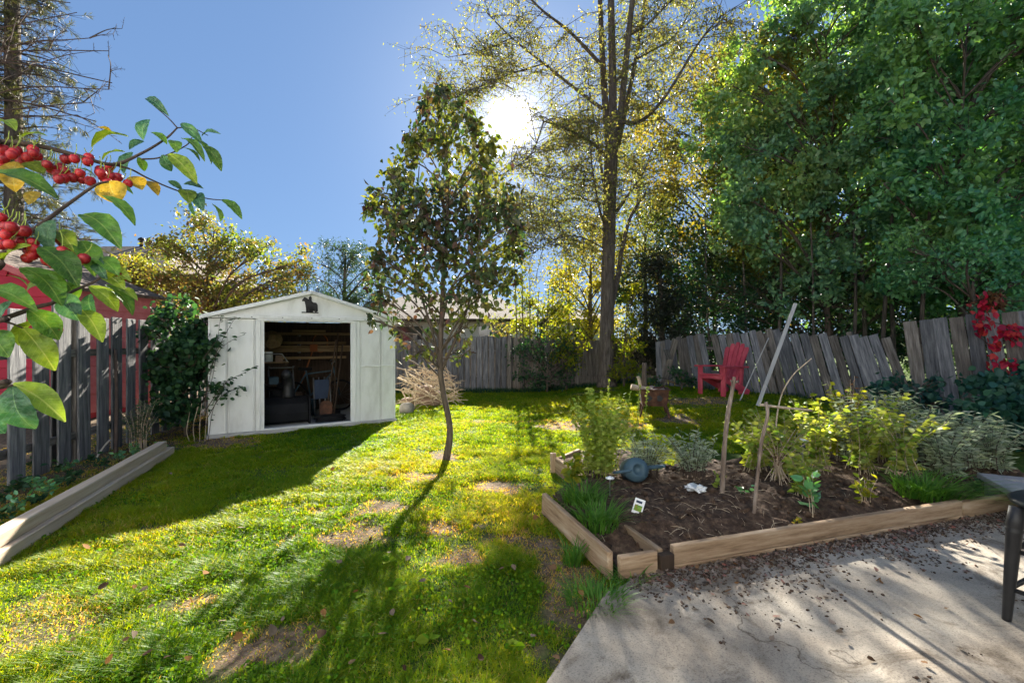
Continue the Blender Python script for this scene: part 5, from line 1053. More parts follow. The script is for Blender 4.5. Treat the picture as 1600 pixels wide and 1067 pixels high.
crown_tree('conifer', 'blue green conifer beyond the back fence left of the yellow tree', 888, 19, .0, [(888, 460, .7), (890, 410, .2)], fill(868, 905, 405, 500, 20, 17, shape=ell(886, 455, 22, 55)), .16, M['L_cedar2'], 260, tmpl=LANCE, depth_var=.3)
crown_tree('autumn_tree', 'orange and green autumn tree behind the shed roof', 330, 11.5, .0, [(325, 460, .8), (330, 400, .4), (335, 360, .2)], fill(180, 470, 365, 500, 30, 27, shape=lambda a, b: b > 350 + abs(a - 330) * .42 - (12 if a > 300 else 0)), .095, M['L_autumn'], 230, depth_var=.9, sub=14)
crown_tree('yellow_shrub', 'bright yellow bough above the red building', 205, 12.5, .0, [(205, 440, .8), (205, 410, .4)], [(185, 415, 16), (205, 410, 15), (225, 420, 18), (200, 435, 18), (235, 440, 20), (180, 440, 14), (250, 430, 16), (225, 460, 18)], .10, M['L_yellow'], 260, depth_var=.3, cat='shrub', rad=.04)
crown_tree('cedar', 'green cedar rising behind the right end of the shed roof', 540, 13.8, .0, [(538, 470, .8), (540, 390, .2)], fill(500, 600, 385, 500, 24, 22, shape=lambda a, b: b > 380 + abs(a - 545) * .55), .10, M['L_cedar2'], 420, tmpl=LANCE, depth_var=.5)
crown_tree('bare_tree', 'faint leafless shrub beyond the shed beside the cedar', 480, 18, .0, [(480, 470, .6), (480, 440, .3)], [(478, 440, 22), (500, 450, 20), (465, 455, 16)], .07, M['L_cedar'], 30, depth_var=.4, sub=16)
crown_tree('yellow_shrub', 'sunlit yellow green shrub on top of the back fence', 850, 13.1, .0, [(850, 560, .7), (850, 500, .4)], fill(815, 890, 475, 535, 22, 20), .085, M['L_yelgreen'], 190, cat='shrub', depth_var=.3, rad=.04)
crown_tree('dark_shrub', 'dark green shrub growing against the back fence', 855, 11.9, .05, [(855, 570, .7), (855, 555, .4)], fill(818, 905, 545, 600, 22, 20), .08, M['L_bush'], 150, cat='shrub', depth_var=.25, rad=.03)
crown_tree('leafy_shrub', 'light green leafy branch hanging over the back fence', 885, 12.0, .05, [(885, 570, .7), (885, 550, .4)], fill(868, 905, 525, 575, 18, 15), .09, M['L_yelgreen'], 110, cat='shrub', depth_var=.2, rad=.03, tmpl=LEAF)
crown_tree('orange_shrub', 'orange leaved shrub at the fence top by the pear tree', 790, 13.1, .0, [(790, 570, .7), (790, 540, .4)], fill(765, 820, 510, 545, 18, 15), .08, M['L_autumn'], 120, cat='shrub', depth_var=.2, rad=.03)
crown_tree('climbing_vine', 'bright green vine climbing the tall trunk', 975, 11.6, .15, [(975, 560, .7), (978, 500, .4)], [(985, 470, 20), (990, 500, 20), (978, 525, 20), (990, 550, 20), (970, 550, 16), (975, 575, 20), (995, 575, 18), (962, 530, 10), (965, 580, 15), (992, 450, 14)], .085, M['L_yelgreen'], 260, cat='vine', depth_var=.15, rad=.03)
for k, (px_, h_) in enumerate(((803, 395), (815, 385), (828, 400), (842, 455), (858, 450))):
    a = at(px_ + (k - 2) * -3, 545, 12.9); b = at(px_, h_, 12.9); t = thing('sapling', ('slim leafy sapling nearest the pear crown above the back fence', 'tallest slim sapling above the back fence right of the pear', 'outer slim sapling with drooping leaves right of the pear', 'short sapling tip above the yellow green shrub', 'short sapling tip beside the yellow tree')[k], 'sapling', V3(a.x, a.y, 0), 'saplings over the back fence')
    mb = MB(); mb.tube(curve([V3(a.x, a.y, 0), a.lerp(b, .5), b], 5), np.linspace(.022, .007, 11), 5); mb.build('stem', M['bark_thin'], t); n = 130 if k < 3 else 60
    f = rng.uniform(.35, 1, n)[:, None]; P = np.array(a) * (1 - f) + np.array(b) * f + rng.normal(size=(n, 3)) * .09; foliage('foliage', P, .09, M['L_olive'], t, LEAF, droop=.7)

# pine and bare branches at the upper left
PY_ = 9.5; pbz = V3(at(20, 533, PY_).x, PY_, 0); pine = thing('pine_tree', 'pine with dead lower branches at the upper left beyond the fence', 'tree', pbz)
mb = MB(); mb.tube(curve([pbz, at(22, 300, PY_), at(20, 100, PY_), at(18, -100, PY_), at(20, -260, PY_)], 6), np.linspace(.17, .08, 25), 10); mb.build('trunk', M['bark'], pine, True)
bb = MB(); NP = []; ND = []
for k in range(150):
    y0 = random.uniform(-120, 380); s = at(20 + random.uniform(-2, 2), y0, PY_); a = random.uniform(0, 6.28); l = random.uniform(.5, 1.0 + max(0, (y0 - 60) / 260) * .9); drp = random.uniform(-.35, .15)
    e = s + V3(math.cos(a) * l * 1.1, math.sin(a) * l, drp * l); Q = curve([s, s.lerp(e, .5) + V3(0, 0, .08 * l), e], 4); bb.tube(Q, np.linspace(.02, .005, len(Q)) * random.uniform(.5, 1), 4, False)
    for q in Q[2:]:
        for _ in range(3):
            d2 = Vector((random.gauss(0, 1), random.gauss(0, 1), random.gauss(-.2, .6))).normalized() * random.uniform(.12, .4); bb.tube([q, q + d2], [.005, .002], 3, False)
            if random.random() < (.75 if y0 > 150 else .3):
                for _ in range(24): NP.append(tuple(q + d2 * random.uniform(.5, 1.0))); ND.append(tuple(d2.normalized()))
bb.build('branches', M['twig'], pine); foliage('needles', np.array(NP), .13, M['L_needle'], pine, NEEDLE, droop=.1, D=np.array(ND), dk=.8)
PY2 = 6.5; bt = thing('bare_branch_tree', 'leafless dark branches reaching across the sky at the upper left', 'tree', V3(at(-150, 533, PY2).x, PY2, 0)); bb = MB()
root = V3(at(-150, 533, PY2).x, PY2, 0); tp = at(-130, 60, PY2); bb.tube(curve([root, root.lerp(tp, .5) + V3(.1, 0, 0), tp], 6), np.linspace(.10, .05, 13), 8)
def twigs(s, e, r, lvl):
    Q = curve([s, s.lerp(e, .5) + V3(random.uniform(-.06, .06), random.uniform(-.06, .06), random.uniform(-.02, .1)) * (e - s).length, e], 4); bb.tube(Q, np.linspace(r, r * .35, len(Q)), 4, False)
    if lvl:
        for _ in range(4):
            q = Q[random.randrange(3, len(Q))]; d = (e - s).normalized() * .6 + Vector((random.gauss(0, .5), random.gauss(0, .4), random.gauss(.1, .5))); twigs(q, q + d.normalized() * (e - s).length * random.uniform(.14, .3), r * .5, lvl - 1)
for a, b in (((-130, 60), (120, 20)), ((-130, 90), (170, 80)), ((-130, 120), (175, 130)), ((-135, 140), (140, 60)), ((-130, 160), (150, 190)), ((-130, 40), (110, 5)), ((-135, 180), (130, 160)), ((-135, 100), (90, 100)), ((-130, 200), (170, 140)), ((-130, 170), (60, 60)), ((-135, 210), (120, 180)), ((-135, 420), (160, 375))):
    s = at(*a, PY2); e = at(*b, PY2 + random.uniform(-.5, .5)); twigs(s, e, .017, 3)
bb.build('branches', M['twig'], bt)
# ------------------------------------------------------------------ shrubs beside the shed
crown_tree('leafy_bush', 'dark green bush crowding the left shed corner', 290, 6.55, 0, [(290, 620, .7), (288, 560, .4)], fill(252, 345, 500, 640, 26, 24, shape=lambda a, b: a < 325 or b < 620), .075, M['L_bush'], 120, cat='bush', depth_var=.25, tmpl=ROUND, rad=.03, spread=.3)
sv = thing('leafy_spray', 'thin leafy shoots arching across the white shed front from the bush', 'bush shoots', SP(-.1, -.12, 0)); LPS = []; LDS = []
for pts in (((318, 640), (335, 560), (362, 505), (372, 497)), ((318, 600), (345, 545), (385, 520)), ((322, 640), (350, 600), (380, 583), (404, 572)), ((320, 660), (345, 620), (375, 605), (380, 610)), ((318, 620), (332, 590), (342, 515), (345, 495)), ((325, 690), (333, 640), (352, 600), (365, 590)), ((318, 560), (340, 530), (355, 520))):
    dd = random.uniform(-.25, -.08); base = [at(a, b, 6.45) for a, b in pts]; P3 = []
    for (a, b) in pts:
        s_ = s_on(a); q = SP(s_, dd, 0); q = at(a, b, q.y); P3.append(q)
    Q = curve(P3, 6); mb = MB(); mb.tube(Q, np.linspace(.005, .002, len(Q)), 4, False); mb.build('shoot', M['twig'], sv)
    for q in Q[4:]:
        for _ in range(1):
            LPS.append(q); LDS.append(V3(random.choice((-1, 1)) * .7, -.3, random.uniform(-.2, .3)))
for p_, d_ in zip(LPS, LDS): leaf_object(sv, p_, d_, random.uniform(.055, .085), 'L_bush')
stem_plant('fine_leaved_plant', 'feathery grey green plant at the fence foot left of the shed', gp(215, 705), 26, .62, .22, .06, M['L_fern'], M['dead'], 26, LANCE, bare=.3)
for k in range(4):
    a = gp(296 + 8 * k, 690); mb = MB(); mb.tube(curve([a, a + V3(-.05 + .02 * k, .02, .16 + .05 * k), a + V3(.03 * (k % 2) - .04, .1, .5)], 5), .0042, 5)
    tag(mb.build('bare_cane', M['dead']), ('bent pale cane at the foot of the bush, leftmost of four', 'bent pale cane at the foot of the bush, second from the fence', 'bent pale cane at the foot of the bush, third from the fence', 'bent pale cane at the bush foot right against the shed')[k], 'cane', 'canes under the bush')
WE = [(30, 800), (55, 790), (20, 840), (75, 775), (10, 815), (100, 760), (55, 765), (120, 750), (160, 735), (190, 722), (140, 730), (90, 745), (210, 712), (60, 740), (30, 770), (110, 735), (5, 790), (40, 760), (250, 700)]
for k, (a, b) in enumerate(WE):
    stem_plant('weed', 'small green weed between the pale timbers and the fence', gp(a, b), 6, random.uniform(.08, .17), .09, .055, M['L_bush'] if k % 3 else M['L_maple'], M['twig'], 5, LEAF, bare=.35, group='weeds along the left fence', cat='weed', stem_r=.002)

# ------------------------------------------------------------------ plants of the raised bed
def sp_(px, py): return soil_at(px, py)
stem_plant('mint_plant', 'tall pale yellow green herb with flower spikes at the bed corner', sp_(935, 742), 46, .72, .36, .05, M['L_mint'], M['L_mint'], 30, LEAF, bare=.08, stem_r=.003, whorl=.7)
fs = thing('flower_spikes', 'pale seed spikes standing above the yellow green herb', 'flower spikes', sp_(950, 740))
for a, b, c in ((952, 595, 45), (925, 605, 50), (940, 610, 40), (1000, 600, 45), (985, 612, 35), (905, 618, 35), (968, 615, 40), (1012, 605, 35)):
    y_ = 4.4 + random.uniform(-.15, .15); p0, p1 = at(a - 5, b + c + 20, y_), at(a, b, y_); foot = V3(sp_(945, 742).x + (a - 945) * .003, y_, .1); mb = MB(); mb.tube([foot, p0, p1], [.003, .0025, .0015], 4, False)
    f = rng.uniform(0, 1, 70)[:, None]; P = np.array(p0) * (1 - f) + np.array(p1) * f; V, FF = leaf_mesh(P, .02, ROUND, droop=-.2); mb.add(V, FF); mb.build('spike', M['L_mint'], fs)
stem_plant('sage_bush', 'silvery sage bush behind the watering can', sp_(1010, 745), 40, .36, .26, .055, M['L_sage'], M['twig'], 22, LANCE, bare=.3, whorl=.7)
stem_plant('sage_bush', 'silvery sage bush left of the gnarled stake', sp_(1085, 745), 44, .37, .28, .055, M['L_sage'], M['twig'], 24, LANCE, bare=.3, whorl=.7)
G = 'raspberry canes in the bed'
for k, (px_, py_, h_, sprd, n_, m_, lab) in enumerate(((1180, 735, .46, .20, 16, 'L_rasp', 'yellowing raspberry canes behind the slim stake'), (1225, 748, .55, .22, 18, 'L_rasp', 'brown and green raspberry canes under the bent cane'), (1275, 735, .66, .26, 24, 'L_rasp', 'yellow green raspberry clump right of the bent cane'),
                                                     (1310, 720, .78, .24, 22, 'L_yelgreen', 'tallest bright green clump of the bed'), (1345, 738, .60, .26, 24, 'L_rasp', 'leafy raspberry clump in the middle of the plant row'), (1378, 722, .72, .24, 20, 'L_mint', 'pale yellow green clump among the silver herbs'), (1410, 742, .55, .26, 22, 'L_rasp', 'yellow green raspberry clump above the long grass tuft'), (1255, 775, .34, .18, 12, 'L_rasp', 'low raspberry shoots nearest the soil heap'), (1205, 722, .52, .2, 16, 'L_mint', 'pale green shoots behind the yellowing canes'))):
    b_ = sp_(px_, py_); stem_plant('raspberry_plant', lab, b_, n_, h_, sprd * 1.25, .06, M[m_], M['dead'], 24, LEAF, bare=.1, group=G, whorl=1.0, stem_r=.0035, curl=.5, droop=.25)
for k, (px_, py_, h_, sprd, lab) in enumerate(((1330, 725, .66, .22, 'silver leaved herb clump between the raspberry clumps'), (1395, 712, .70, .24, 'silver leaved herb clump behind the raspberries'), (1440, 728, .64, .27, 'silver leaved herb clump right of the last raspberry'), (1475, 748, .48, .26, 'low silver leaved herb clump above the long grass'), (1505, 735, .60, .28, 'silver leaved herb clump before the ivy'), (1550, 738, .52, .26, 'silver leaved herb clump touching the grey table'))):
    stem_plant('lavender_plant', lab, sp_(px_, py_), 36, h_, sprd * 1.2, .075, M['L_sage'], M['twig'], 26, LANCE, bare=.1, group='silver herbs in the bed', whorl=.9, stem_r=.003, curl=.4)
stem_plant('dead_plant', 'withered brown stalks rising behind the raspberries', sp_(1330, 722), 10, .85, .12, .05, M['L_dry'], M['dead'], 12, LANCE, bare=.6)
stem_plant('dead_plant', 'dry brown stems tangled by the slim stake', sp_(1215, 755), 26, .45, .25, .04, M['L_dry'], M['dead'], 5, LANCE, bare=.4, curl=.6)
grass_tuft('grass_tuft', 'thick tuft of long green grass flopping over the front board', sp_(1450, 775), 420, .24, .46, M['L_grassy'], .011, flop=.9, lean=(.25, -.5))
grass_tuft('grass_tuft', 'bright grass tuft inside the near corner of the bed', sp_(935, 825), 240, .23, .26, M['L_grassy'], .010, flop=.55)
grass_tuft('grass_tuft', 'bright grass clump further along the left side board', sp_(910, 785), 220, .2, .3, M['L_grassy'], .010, flop=.7)
grass_tuft('grass_tuft', 'tall grass blades against the outside of the left board', gp(895, 880), 70, .2, .12, M['L_grassy'], .009, flop=.5)
grass_tuft('grass_tuft', 'unmown grass fringe at the corner where patio meets lawn', gp(930, 945), 220, .13, .3, M['L_grassy'], .008, flop=.7)
grass_tuft('grass_tuft', 'grass clump outside the bed beside the near corner board', gp(985, 915), 70, .12, .16, M['L_grassy'], .008, flop=.7)
stem_plant('bean_plant', 'bright yellow green leafy plant leaning over the left board', sp_(900, 768), 8, .34, .14, .085, M['L_yelgreen'], M['L_yelgreen'], 9, LEAF, bare=.3)
stem_plant('seedling', 'small leafy seedling standing between stake and patio board', sp_(1272, 812), 4, .34, .06, .07, M['L_maple'], M['dead'], 7, ROUND, bare=.35)
stem_plant('yellow_weed', 'small yellow leaved plant in the open soil', sp_(1352, 790), 6, .24, .09, .055, M['L_yelgreen'], M['dead'], 8, LEAF, bare=.3)
stem_plant('seedling', 'tiny green sprout at the foot of the slim stake', sp_(1165, 772), 4, .06, .07, .04, M['L_maple'], M['twig'], 5, LEAF)
stem_plant('seedling', 'tiny yellow sprout close to the front board', sp_(1245, 820), 3, .05, .03, .03, M['L_yellow'], M['twig'], 4, LEAF)
stem_plant('seedling', 'sprout of pale leaves beside the gnarled stake', sp_(1120, 765), 4, .13, .05, .05, M['L_mint'], M['twig'], 5, LEAF)
stem_plant('seedling', 'dark leafy sprout beside the grey table', sp_(1540, 772), 5, .12, .1, .05, M['L_bush'], M['twig'], 6, LEAF)
crown_tree('ivy_bush', 'blue green large leaved bush at the right fence behind the silver herbs', 1560, 5.6, .1, [(1560, 680, .7), (1560, 650, .4)], fill(1480, 1720, 590, 720, 34, 30, shape=lambda a, b: b > 690 - (a - 1440) * .9), .085, M['L_ivy'], 95, cat='bush', depth_var=.3, tmpl=ROUND, rad=.03)
crown_tree('ivy_bush', 'low dark ivy at the foot of the sagging fence', 1400, 7.0, .2, [(1400, 640, .7), (1400, 620, .4)], fill(1370, 1470, 600, 640, 24, 18), .075, M['L_ivy'], 70, cat='bush', depth_var=.2, tmpl=ROUND, rad=.02)
crown_tree('ivy_bush', 'small dark bush beside the fallen fence planks', 1065, 10.1, .28, [(1065, 595, .7), (1065, 580, .4)], [(1058, 585, 12), (1070, 590, 12), (1080, 596, 10), (1020, 600, 14), (1005, 590, 14)], .08, M['L_bush'], 300, cat='bush', depth_var=.15, rad=.02)
# scarlet creeper on the upright fence
def fence_pt(px, py, off=.06):
    r = ray(px, py); A = na + rn * off; k = (A.x * rn.x + A.y * rn.y) / (r.x * rn.x + rn.y); return V3(r.x * k, k, CAM_H + r.z * k)
rc = thing('red_creeper', 'scarlet creeper hanging over the upright fence section', 'creeper', fence_pt(1560, 600)); mb = MB()
for pts in (((1600, 470), (1560, 470), (1530, 480), (1528, 520), (1545, 540), (1565, 580), (1590, 600)), ((1530, 480), (1540, 500), (1575, 510), (1590, 530)), ((1560, 470), (1545, 468), (1535, 500))):
    P = curve([fence_pt(a, b, .05) for a, b in pts], 5); mb.tube(P, .006, 5)
mb.build('vine', M['twig'], rc)
for _ in range(170):
    a, b, s_ = random.choice(((1530, 490, 12), (1545, 475, 14), (1535, 510, 14), (1555, 520, 14), (1575, 515, 13), (1585, 525, 10), (1555, 540, 8), (1550, 565, 12), (1575, 565, 10), (1588, 585, 12), (1580, 590, 10), (1530, 475, 8), (1592, 570, 10), (1570, 590, 6)))
    p_ = fence_pt(random.gauss(a, s_ * .6), random.gauss(b, s_ * .6), random.uniform(.04, .16)); leaf_object(rc, p_, (random.gauss(0, .6), random.gauss(-.3, .3), random.gauss(-.7, .4)), random.uniform(.075, .13), random.choice(('L_red_a', 'L_red_a', 'L_red_b', 'L_red_c', 'L_red_d')), LEAF, n=(random.gauss(0, .5), -1, random.gauss(.4, .4)), wide=1.25)
crown_tree('orange_shrub', 'rusty orange leaves on the fence top above the creeper', 1548, 7.0, .2, [(1548, 500, .6), (1548, 480, .4)], [(1540, 470, 10), (1552, 466, 10), (1560, 475, 8)], .09, M['L_dry'], 500, cat='shrub', depth_var=.1, rad=.02)

# ------------------------------------------------------------------ crab apple bough close to the camera
ct = thing('crabapple_tree', 'crab apple tree reaching in from the left with green leaves and red fruit', 'tree', (-1.75, 1.05, 0)); trunk_x = V3(-1.75, 1.05, 0)
mb = MB(); mb.tube(curve([trunk_x, V3(-1.7, 1.0, .8), V3(-1.68, .98, 1.5), V3(-1.62, 1.0, 2.2)], 6), np.linspace(.06, .03, 19), 10); mb.build('trunk', M['bark_thin'], ct, True)
def bough(pts, r0, r1, start=None):
    P = [at(*q) for q in pts]
    if start: P = [Vector(start)] + P
    P = curve(P, 6); mb = MB(); mb.tube(P, np.linspace(r0, r1, len(P)), 7); return mb.build('branch', M['twig'], ct, True)
B1 = bough([(-60, 222, .74), (0, 222, .76), (60, 228, .78), (120, 243, .80), (176, 257, .84), (221, 240, .88), (259, 217, .92), (277, 200, .95)], .0055, .0015, (-1.66, .98, 1.75))
B1b = bough([(176, 257, .84), (205, 265, .87), (232, 279, .9), (277, 298, .94), (322, 310, .97), (349, 313, .98)], .002, .001); B1c = bough([(221, 249, .87), (251, 246, .9), (290, 228, .93), (300, 215, .94)], .0016, .0009); B1d = bough([(277, 200, .95), (262, 184, .94), (229, 156, .92)], .0014, .0008); B1e = bough([(277, 200, .95), (300, 200, .96), (325, 212, .97)], .0013, .0008)
B2 = bough([(-60, 430, .66), (0, 399, .68), (37, 371, .69), (77, 341, .71), (112, 315, .73), (150, 289, .75), (170, 284, .76)], .0048, .0016, (-1.66, .98, 1.45))
B3 = bough([(-50, 508, .62), (0, 499, .63), (56, 480, .65), (86, 472, .66), (116, 454, .68), (150, 439, .7), (165, 425, .71)], .0042, .0014, (-1.68, .98, 1.3)); B3b = bough([(0, 500, .63), (25, 508, .64), (50, 520, .645)], .0016, .001)
B4 = bough([(-60, 612, .56), (0, 605, .56), (20, 602, .565)], .004, .0018, (-1.69, .98, 1.1))
CR = [(229, 154, 264, 182, 15, .92, 'd', B1d), (232, 187, 224, 219, 22, .93, 'd', B1d), (225, 221, 202, 234, 22, .9, 'd', B1), (207, 238, 194, 272, 22, .88, 'd', B1), (200, 214, 143, 230, 16, .86, 'l', B1), (195, 238, 160, 251, 13, .87, 'l', B1), (236, 207, 261, 226, 12, .9, 'g', B1),
      (283, 193, 316, 224, 17, .95, 'd', B1e), (316, 213, 345, 210, 10, .97, 'd', B1e), (284, 217, 320, 253, 12, .94, 'g', B1e), (300, 213, 330, 257, 14, .95, 'g', B1e), (322, 228, 346, 268, 14, .96, 'g', B1e), (264, 241, 308, 288, 20, .9, 'l', B1c), (254, 242, 268, 268, 18, .9, 'd', B1c), (287, 231, 312, 252, 11, .93, 'g', B1c), (272, 220, 276, 239, 14, .92, 'g', B1c), (216, 246, 226, 268, 11, .88, 'g', B1),
      (263, 283, 285, 297, 11, .93, 'd', B1b), (290, 296, 296, 318, 19, .95, 'l', B1b), (287, 288, 318, 295, 11, .95, 'd', B1b), (310, 302, 318, 330, 21, .96, 'd', B1b), (297, 314, 305, 338, 7, .95, 'd', B1b), (330, 318, 344, 347, 18, .97, 'g', B1b), (346, 312, 378, 343, 13, .98, 'g', B1b), (206, 276, 222, 297, 20, .87, 'y', B1b), (229, 283, 247, 306, 14, .9, 'y', B1b), (170, 283, 184, 319, 32, .79, 'y', B1), (120, 263, 152, 279, 11, .8, 'g', B1), (176, 288, 208, 304, 11, .83, 'g', B1b),
      (160, 306, 211, 353, 19, .76, 'g', B2), (129, 335, 189, 389, 30, .74, 'g', B2), (-22, 272, 92, 312, 30, .66, 'g', B2), (25, 253, 24, 300, 27, .74, 'y', B1), (40, 254, 68, 272, 24, .76, 'l', B1), (33, 216, 74, 213, 15, .76, 'l', B1), (84, 344, 80, 393, 40, .69, 'd', B2), (64, 386, 122, 448, 34, .67, 'g', B2), (48, 384, 3, 419, 25, .67, 'l', B2), (35, 418, 97, 478, 36, .65, 'g', B3), (-25, 455, 58, 486, 27, .63, 'g', B3), (102, 459, 124, 501, 36, .67, 'd', B3), (140, 447, 184, 487, 23, .69, 'l', B3), (165, 445, 207, 493, 21, .71, 'g', B3),
      (127, 484, 160, 535, 23, .68, 'l', B3), (127, 376, 148, 432, 26, .72, 'g', B3), (150, 404, 185, 431, 23, .72, 'g', B3), (160, 428, 195, 453, 20, .72, 'l', B3), (45, 484, 92, 531, 30, .64, 'g', B3), (36, 513, 86, 579, 30, .64, 'l', B3b), (19, 600, 102, 659, 30, .57, 'l', B4), (20, 604, 55, 670, 64, .55, 'd', B4), (-12, 518, 14, 558, 32, .62, 'g', B3b), (-22, 640, 8, 677, 36, .56, 'd', B4), (0, 190, 25, 205, 16, .78, 'l', B1), (60, 300, 45, 320, 16, .72, 'y', B2), (150, 200, 175, 208, 10, .86, 'y', B1), (8, 395, -15, 430, 22, .66, 'l', B2), (150, 400, 168, 438, 20, .72, 'd', B3), (168, 424, 205, 440, 15, .73, 'l', B3), (110, 425, 88, 455, 22, .68, 'g', B3), (70, 440, 40, 462, 20, .66, 'l', B3), (95, 400, 140, 415, 18, .70, 'g', B2), (10, 430, 45, 450, 20, .65, 'g', B3), (140, 460, 150, 500, 20, .7, 'd', B3), (60, 500, 30, 540, 22, .645, 'l', B3b), (180, 455, 215, 470, 13, .73, 'l', B3), (20, 470, 0, 505, 22, .63, 'd', B3), (118, 470, 100, 440, 20, .68, 'g', B3), (90, 360, 118, 395, 20, .71, 'l', B2)]
BIGLEAF = []
for i in range(9):
    t_ = i / 8; w_ = .5 * (math.sin(math.pi * (t_ * .96 + .03)) ** .75) * (1 - .12 * t_)
    for s_ in (-1, -.5, 0, .5, 1): BIGLEAF.append((s_ * w_, t_, .07 * abs(s_) * w_ * 2 + .012 * math.sin(t_ * 22) * abs(s_)))
BT = np.array(BIGLEAF); BFc = np.array([(i * 5 + j, i * 5 + j + 1, i * 5 + j + 6, i * 5 + j + 5) for i in range(8) for j in range(4)])
for a0, b0, a1, b1, w_, d_, c_, par in CR:
    p0 = at(a0, b0, d_); p1 = at(a1, b1, d_ + random.uniform(-.02, .03)); ln = (p1 - p0).length; wm = w_ * d_ / F; up_ = Vector((0, -.85, .55)) if c_ == 'd' else Vector((random.uniform(-.4, .4), random.uniform(-.7, -.2), 1))
    d = (p1 - p0).normalized(); s_ = d.cross(up_).normalized(); n_ = s_.cross(d); wide = wm / ln * (1.0 if c_ == 'd' else 1.35)
    T = BT * np.array([wide, 1, 1]); T = T + np.stack([0 * T[:, 1], 0 * T[:, 1], .15 * np.sin(T[:, 1] * math.pi)], 1)
    me = meshdata('leaf', T, BFc, M[{'g': 'L_cg', 'd': 'L_cd', 'y': 'L_cy', 'l': 'L_cl'}[c_]], True); Mx = Matrix((s_, d, n_)).transposed().to_4x4() @ Matrix.Scale(ln, 4); Mx.translation = p0; inst('leaf', me, Mx, par)
V, Fc = lathe([(.001, -.98), (.35, -.95), (.75, -.66), (.98, -.1), (.93, .4), (.6, .8), (.2, .9), (.03, .82)], 14); bme = meshdata('crabapple', V, Fc, M['berry'], True)
BER = [(6, 234, .75), (26, 235, .76), (6, 248, .75), (43, 246, .77), (58, 244, .78), (103, 249, .8), (75, 260, .79), (90, 272, .79), (101, 268, .8), (113, 278, .8), (129, 281, .81), (137, 253, .81), (156, 270, .82), (161, 277, .82), (173, 276, .83), (184, 277, .84), (200, 287, .85), (157, 266, .83), (80, 264, .8), (96, 262, .81), (52, 234, .77), (2, 262, .75),
       (10, 354, .67), (25, 361, .68), (39, 361, .68), (10, 367, .67), (19, 384, .68), (34, 378, .69), (52, 379, .69), (50, 399, .68), (64, 396, .69), (74, 407, .69), (84, 412, .69), (105, 384, .71), (123, 407, .72), (116, 399, .71), (2, 340, .67), (98, 378, .72), (4, 382, .68), (45, 391, .7), (190, 433, .72), (88, 515, .66)]
BER += [(a + random.uniform(-14, 14), b + random.uniform(-8, 12), d_ + random.uniform(-.03, .04)) for a, b, d_ in BER[:20]]
BER = BER[:22] + [q for q in BER[42:]] + BER[22:42] + [(a + random.uniform(-12, 12), b + random.uniform(-8, 10), d_ + random.uniform(-.03, .04)) for a, b, d_ in BER[22:38]]
for k, (a, b, d_) in enumerate(BER):
    c = at(a, b, d_); r_ = .0079 * random.uniform(.92, 1.1) * (1 if d_ > .74 else .98); Mx = Matrix.Translation(c) @ Matrix.Rotation(random.uniform(-.4, .4), 4, 'Y') @ Matrix.Scale(r_, 4); par = B1 if b < 300 else (B2 if b < 430 else B3); o = inst('crabapple', bme, Mx, par)
    mb = MB(); e = c + V3(random.uniform(-.01, .01), .004, random.uniform(.022, .032)); mb.tube([c + V3(0, 0, r_ * .8), c.lerp(e, .6) + V3(.002, 0, .001), e], .0008, 4); mb.build('fruit_stalk', M['L_cl'], par)

# ------------------------------------------------------------------ fallen leaves
G = 'dry leaves on the lawn'; spots = [(140, 868), (232, 930), (316, 932), (155, 938), (285, 880), (545, 1055), (590, 1005), (740, 985), (666, 918), (612, 965), (735, 930), (830, 1010), (690, 1030), (460, 830), (360, 745), (405, 720), (265, 745), (500, 905), (780, 900), (845, 955), (905, 935), (870, 900), (595, 770), (520, 742), (750, 740), (830, 780), (800, 840), (640, 880), (560, 935), (210, 1000), (120, 1010), (60, 950), (340, 985), (255, 1045), (400, 935), (440, 985), (700, 950), (870, 1000), (165, 1055), (890, 965)]
spots += [(random.uniform(60, 900), random.uniform(720, 1060)) for _ in range(45)]
for k, (a, b) in enumerate(spots):
    g_ = gp(a, b); g_.z += .045
    if inpoly(np.array([g_.x]), np.array([g_.y]), patio_poly)[0] or inpoly(np.array([g_.x]), np.array([g_.y]), bed_poly)[0]: continue
    o = leaf_object(None, g_, (random.gauss(0, 1), random.gauss(0, 1), random.gauss(0, .35)), random.uniform(.025, .055), random.choice(('L_dry_a', 'L_dry_b', 'L_dry_c', 'L_dry_d')), ROUND, wide=random.choice((.8, 1.0, 1.2)), name='fallen_leaf', bend=random.choice((-.25, .0, .3)))
    tag(o, 'dry brown fallen leaf lying in the lawn grass', 'leaf', G)
for k in range(16):                                        # broad weeds in the lawn
    a, b = random.choice(((520, 930), (640, 940), (470, 955), (600, 1000), (700, 1010), (560, 960), (120, 790), (640, 860), (800, 1020), (860, 1010))); g_ = gp(a + random.gauss(0, 22), b + random.gauss(0, 14)); P = np.array([tuple(g_ + V3(0, 0, .02))] * 5)
    if inpoly(np.array([g_.x]), np.array([g_.y]), patio_poly)[0]: continue
    an = rng.uniform(0, 6.28, 5); V, FF = leaf_mesh(P, random.uniform(.035, .06), ROUND, droop=-.25, D=np.stack([np.cos(an), np.sin(an), 0 * an], 1), dk=2.2, up=2)
    tag(build('lawn_weed', V, FF, M['L_clover']), 'broad leaved weed rosette flat in the near lawn', 'weed', 'broad weeds in the lawn')
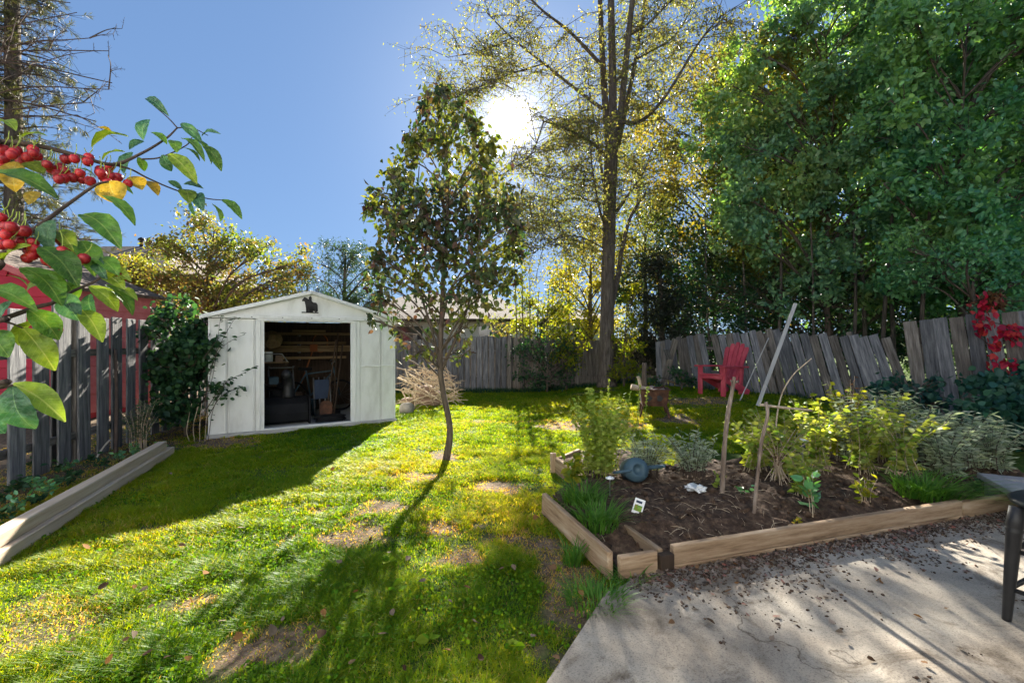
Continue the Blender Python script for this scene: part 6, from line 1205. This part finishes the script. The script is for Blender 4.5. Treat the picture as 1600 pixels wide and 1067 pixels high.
# leaf litter on the patio along the bed
n = 1500; t_ = rng.uniform(0, 3.9, n); off = rng.exponential(.075, n) * (.5 + 1.3 * vnoise(t_ * 2.1, t_ * 0, 3)) + .028; P = np.array([tuple(BC0 + BD * float(a) - BN * float(b)) for a, b in zip(t_, off)]); P[:, 2] = .042
P2 = np.stack([rng.uniform(.4, 4, 60), rng.uniform(1.2, 3.4, 60), np.full(60, .042)], 1); P = np.vstack([P, P2]); P = P[inpoly(P[:, 0], P[:, 1], patio_poly)]
V, FF = leaf_mesh(P, .028, LEAF, droop=0, up=3, var=.6); V[:, 2] = .040 + np.abs(V[:, 2] - .042) * .45; tag(build('leaf_litter', V, FF, M['L_litter']), 'small dead leaves littering the patio along the bed', kind='stuff')
x, y = (np.repeat(P[:, i], 4) + rng.normal(0, .03, len(P) * 4) for i in (0, 1)); k = inpoly(x, y, patio_poly) & (rng.uniform(0, 1, len(x)) < .9); x, y = x[k], y[k]
s = .003 + .007 * rng.uniform(0, 1, len(x)) ** 2; V, FF = lumps(x, y, np.full(len(x), .036), s); tag(build('soil_crumbs', V, FF, M['soil']), 'crumbs of soil spilled on the patio', kind='stuff')
G = 'curled leaves on the patio'
for k in range(34):
    c = BC0 + BD * random.uniform(.1, 3.2) - BN * (abs(random.gauss(0, .3)) + .05); c.z = .045
    if k > 22: c = gp(random.uniform(980, 1560), random.uniform(880, 1060)); c.z = .045
    if not inpoly(np.array([c.x]), np.array([c.y]), patio_poly)[0]: continue
    o = leaf_object(None, c, (random.gauss(0, 1), random.gauss(0, 1), .1), random.uniform(.022, .045), random.choice(('L_dry_a', 'L_dry_b', 'L_dry_c', 'L_dry_d')), ROUND, name='curled_leaf', bend=random.choice((-.3, .3)), wide=.9); tag(o, 'curled dry leaf lying on the concrete patio', 'leaf', G)
# clover and rough grass beyond the mown lawn
n = 5000; x = np.concatenate([rng.uniform(-5.5, 4, n), rng.uniform(3.2, 7, n // 2)]); y = np.concatenate([rng.uniform(12.0, 12.6, n), rng.uniform(8.2, 10.5, n // 2)])
k = np.ones(len(x), bool); k[n:] = (np.abs((x[n:] - ra.x) * rn.x + (y[n:] - ra.y) * rn.y) < .35); x, y = x[k], y[k]
h_ = rng.uniform(.05, .2, len(x)); a = rng.uniform(0, 6.28, len(x)); V, FF = blades(np.stack([x, y, ground(x, y)], 1), h_, np.stack([np.cos(a), np.sin(a), 0 * a], 1) * (h_ * .7)[:, None], .012, 2)
tag(build('fence_weeds', V, FF, M['L_bush']), 'rough weeds along the feet of the fences', kind='stuff')
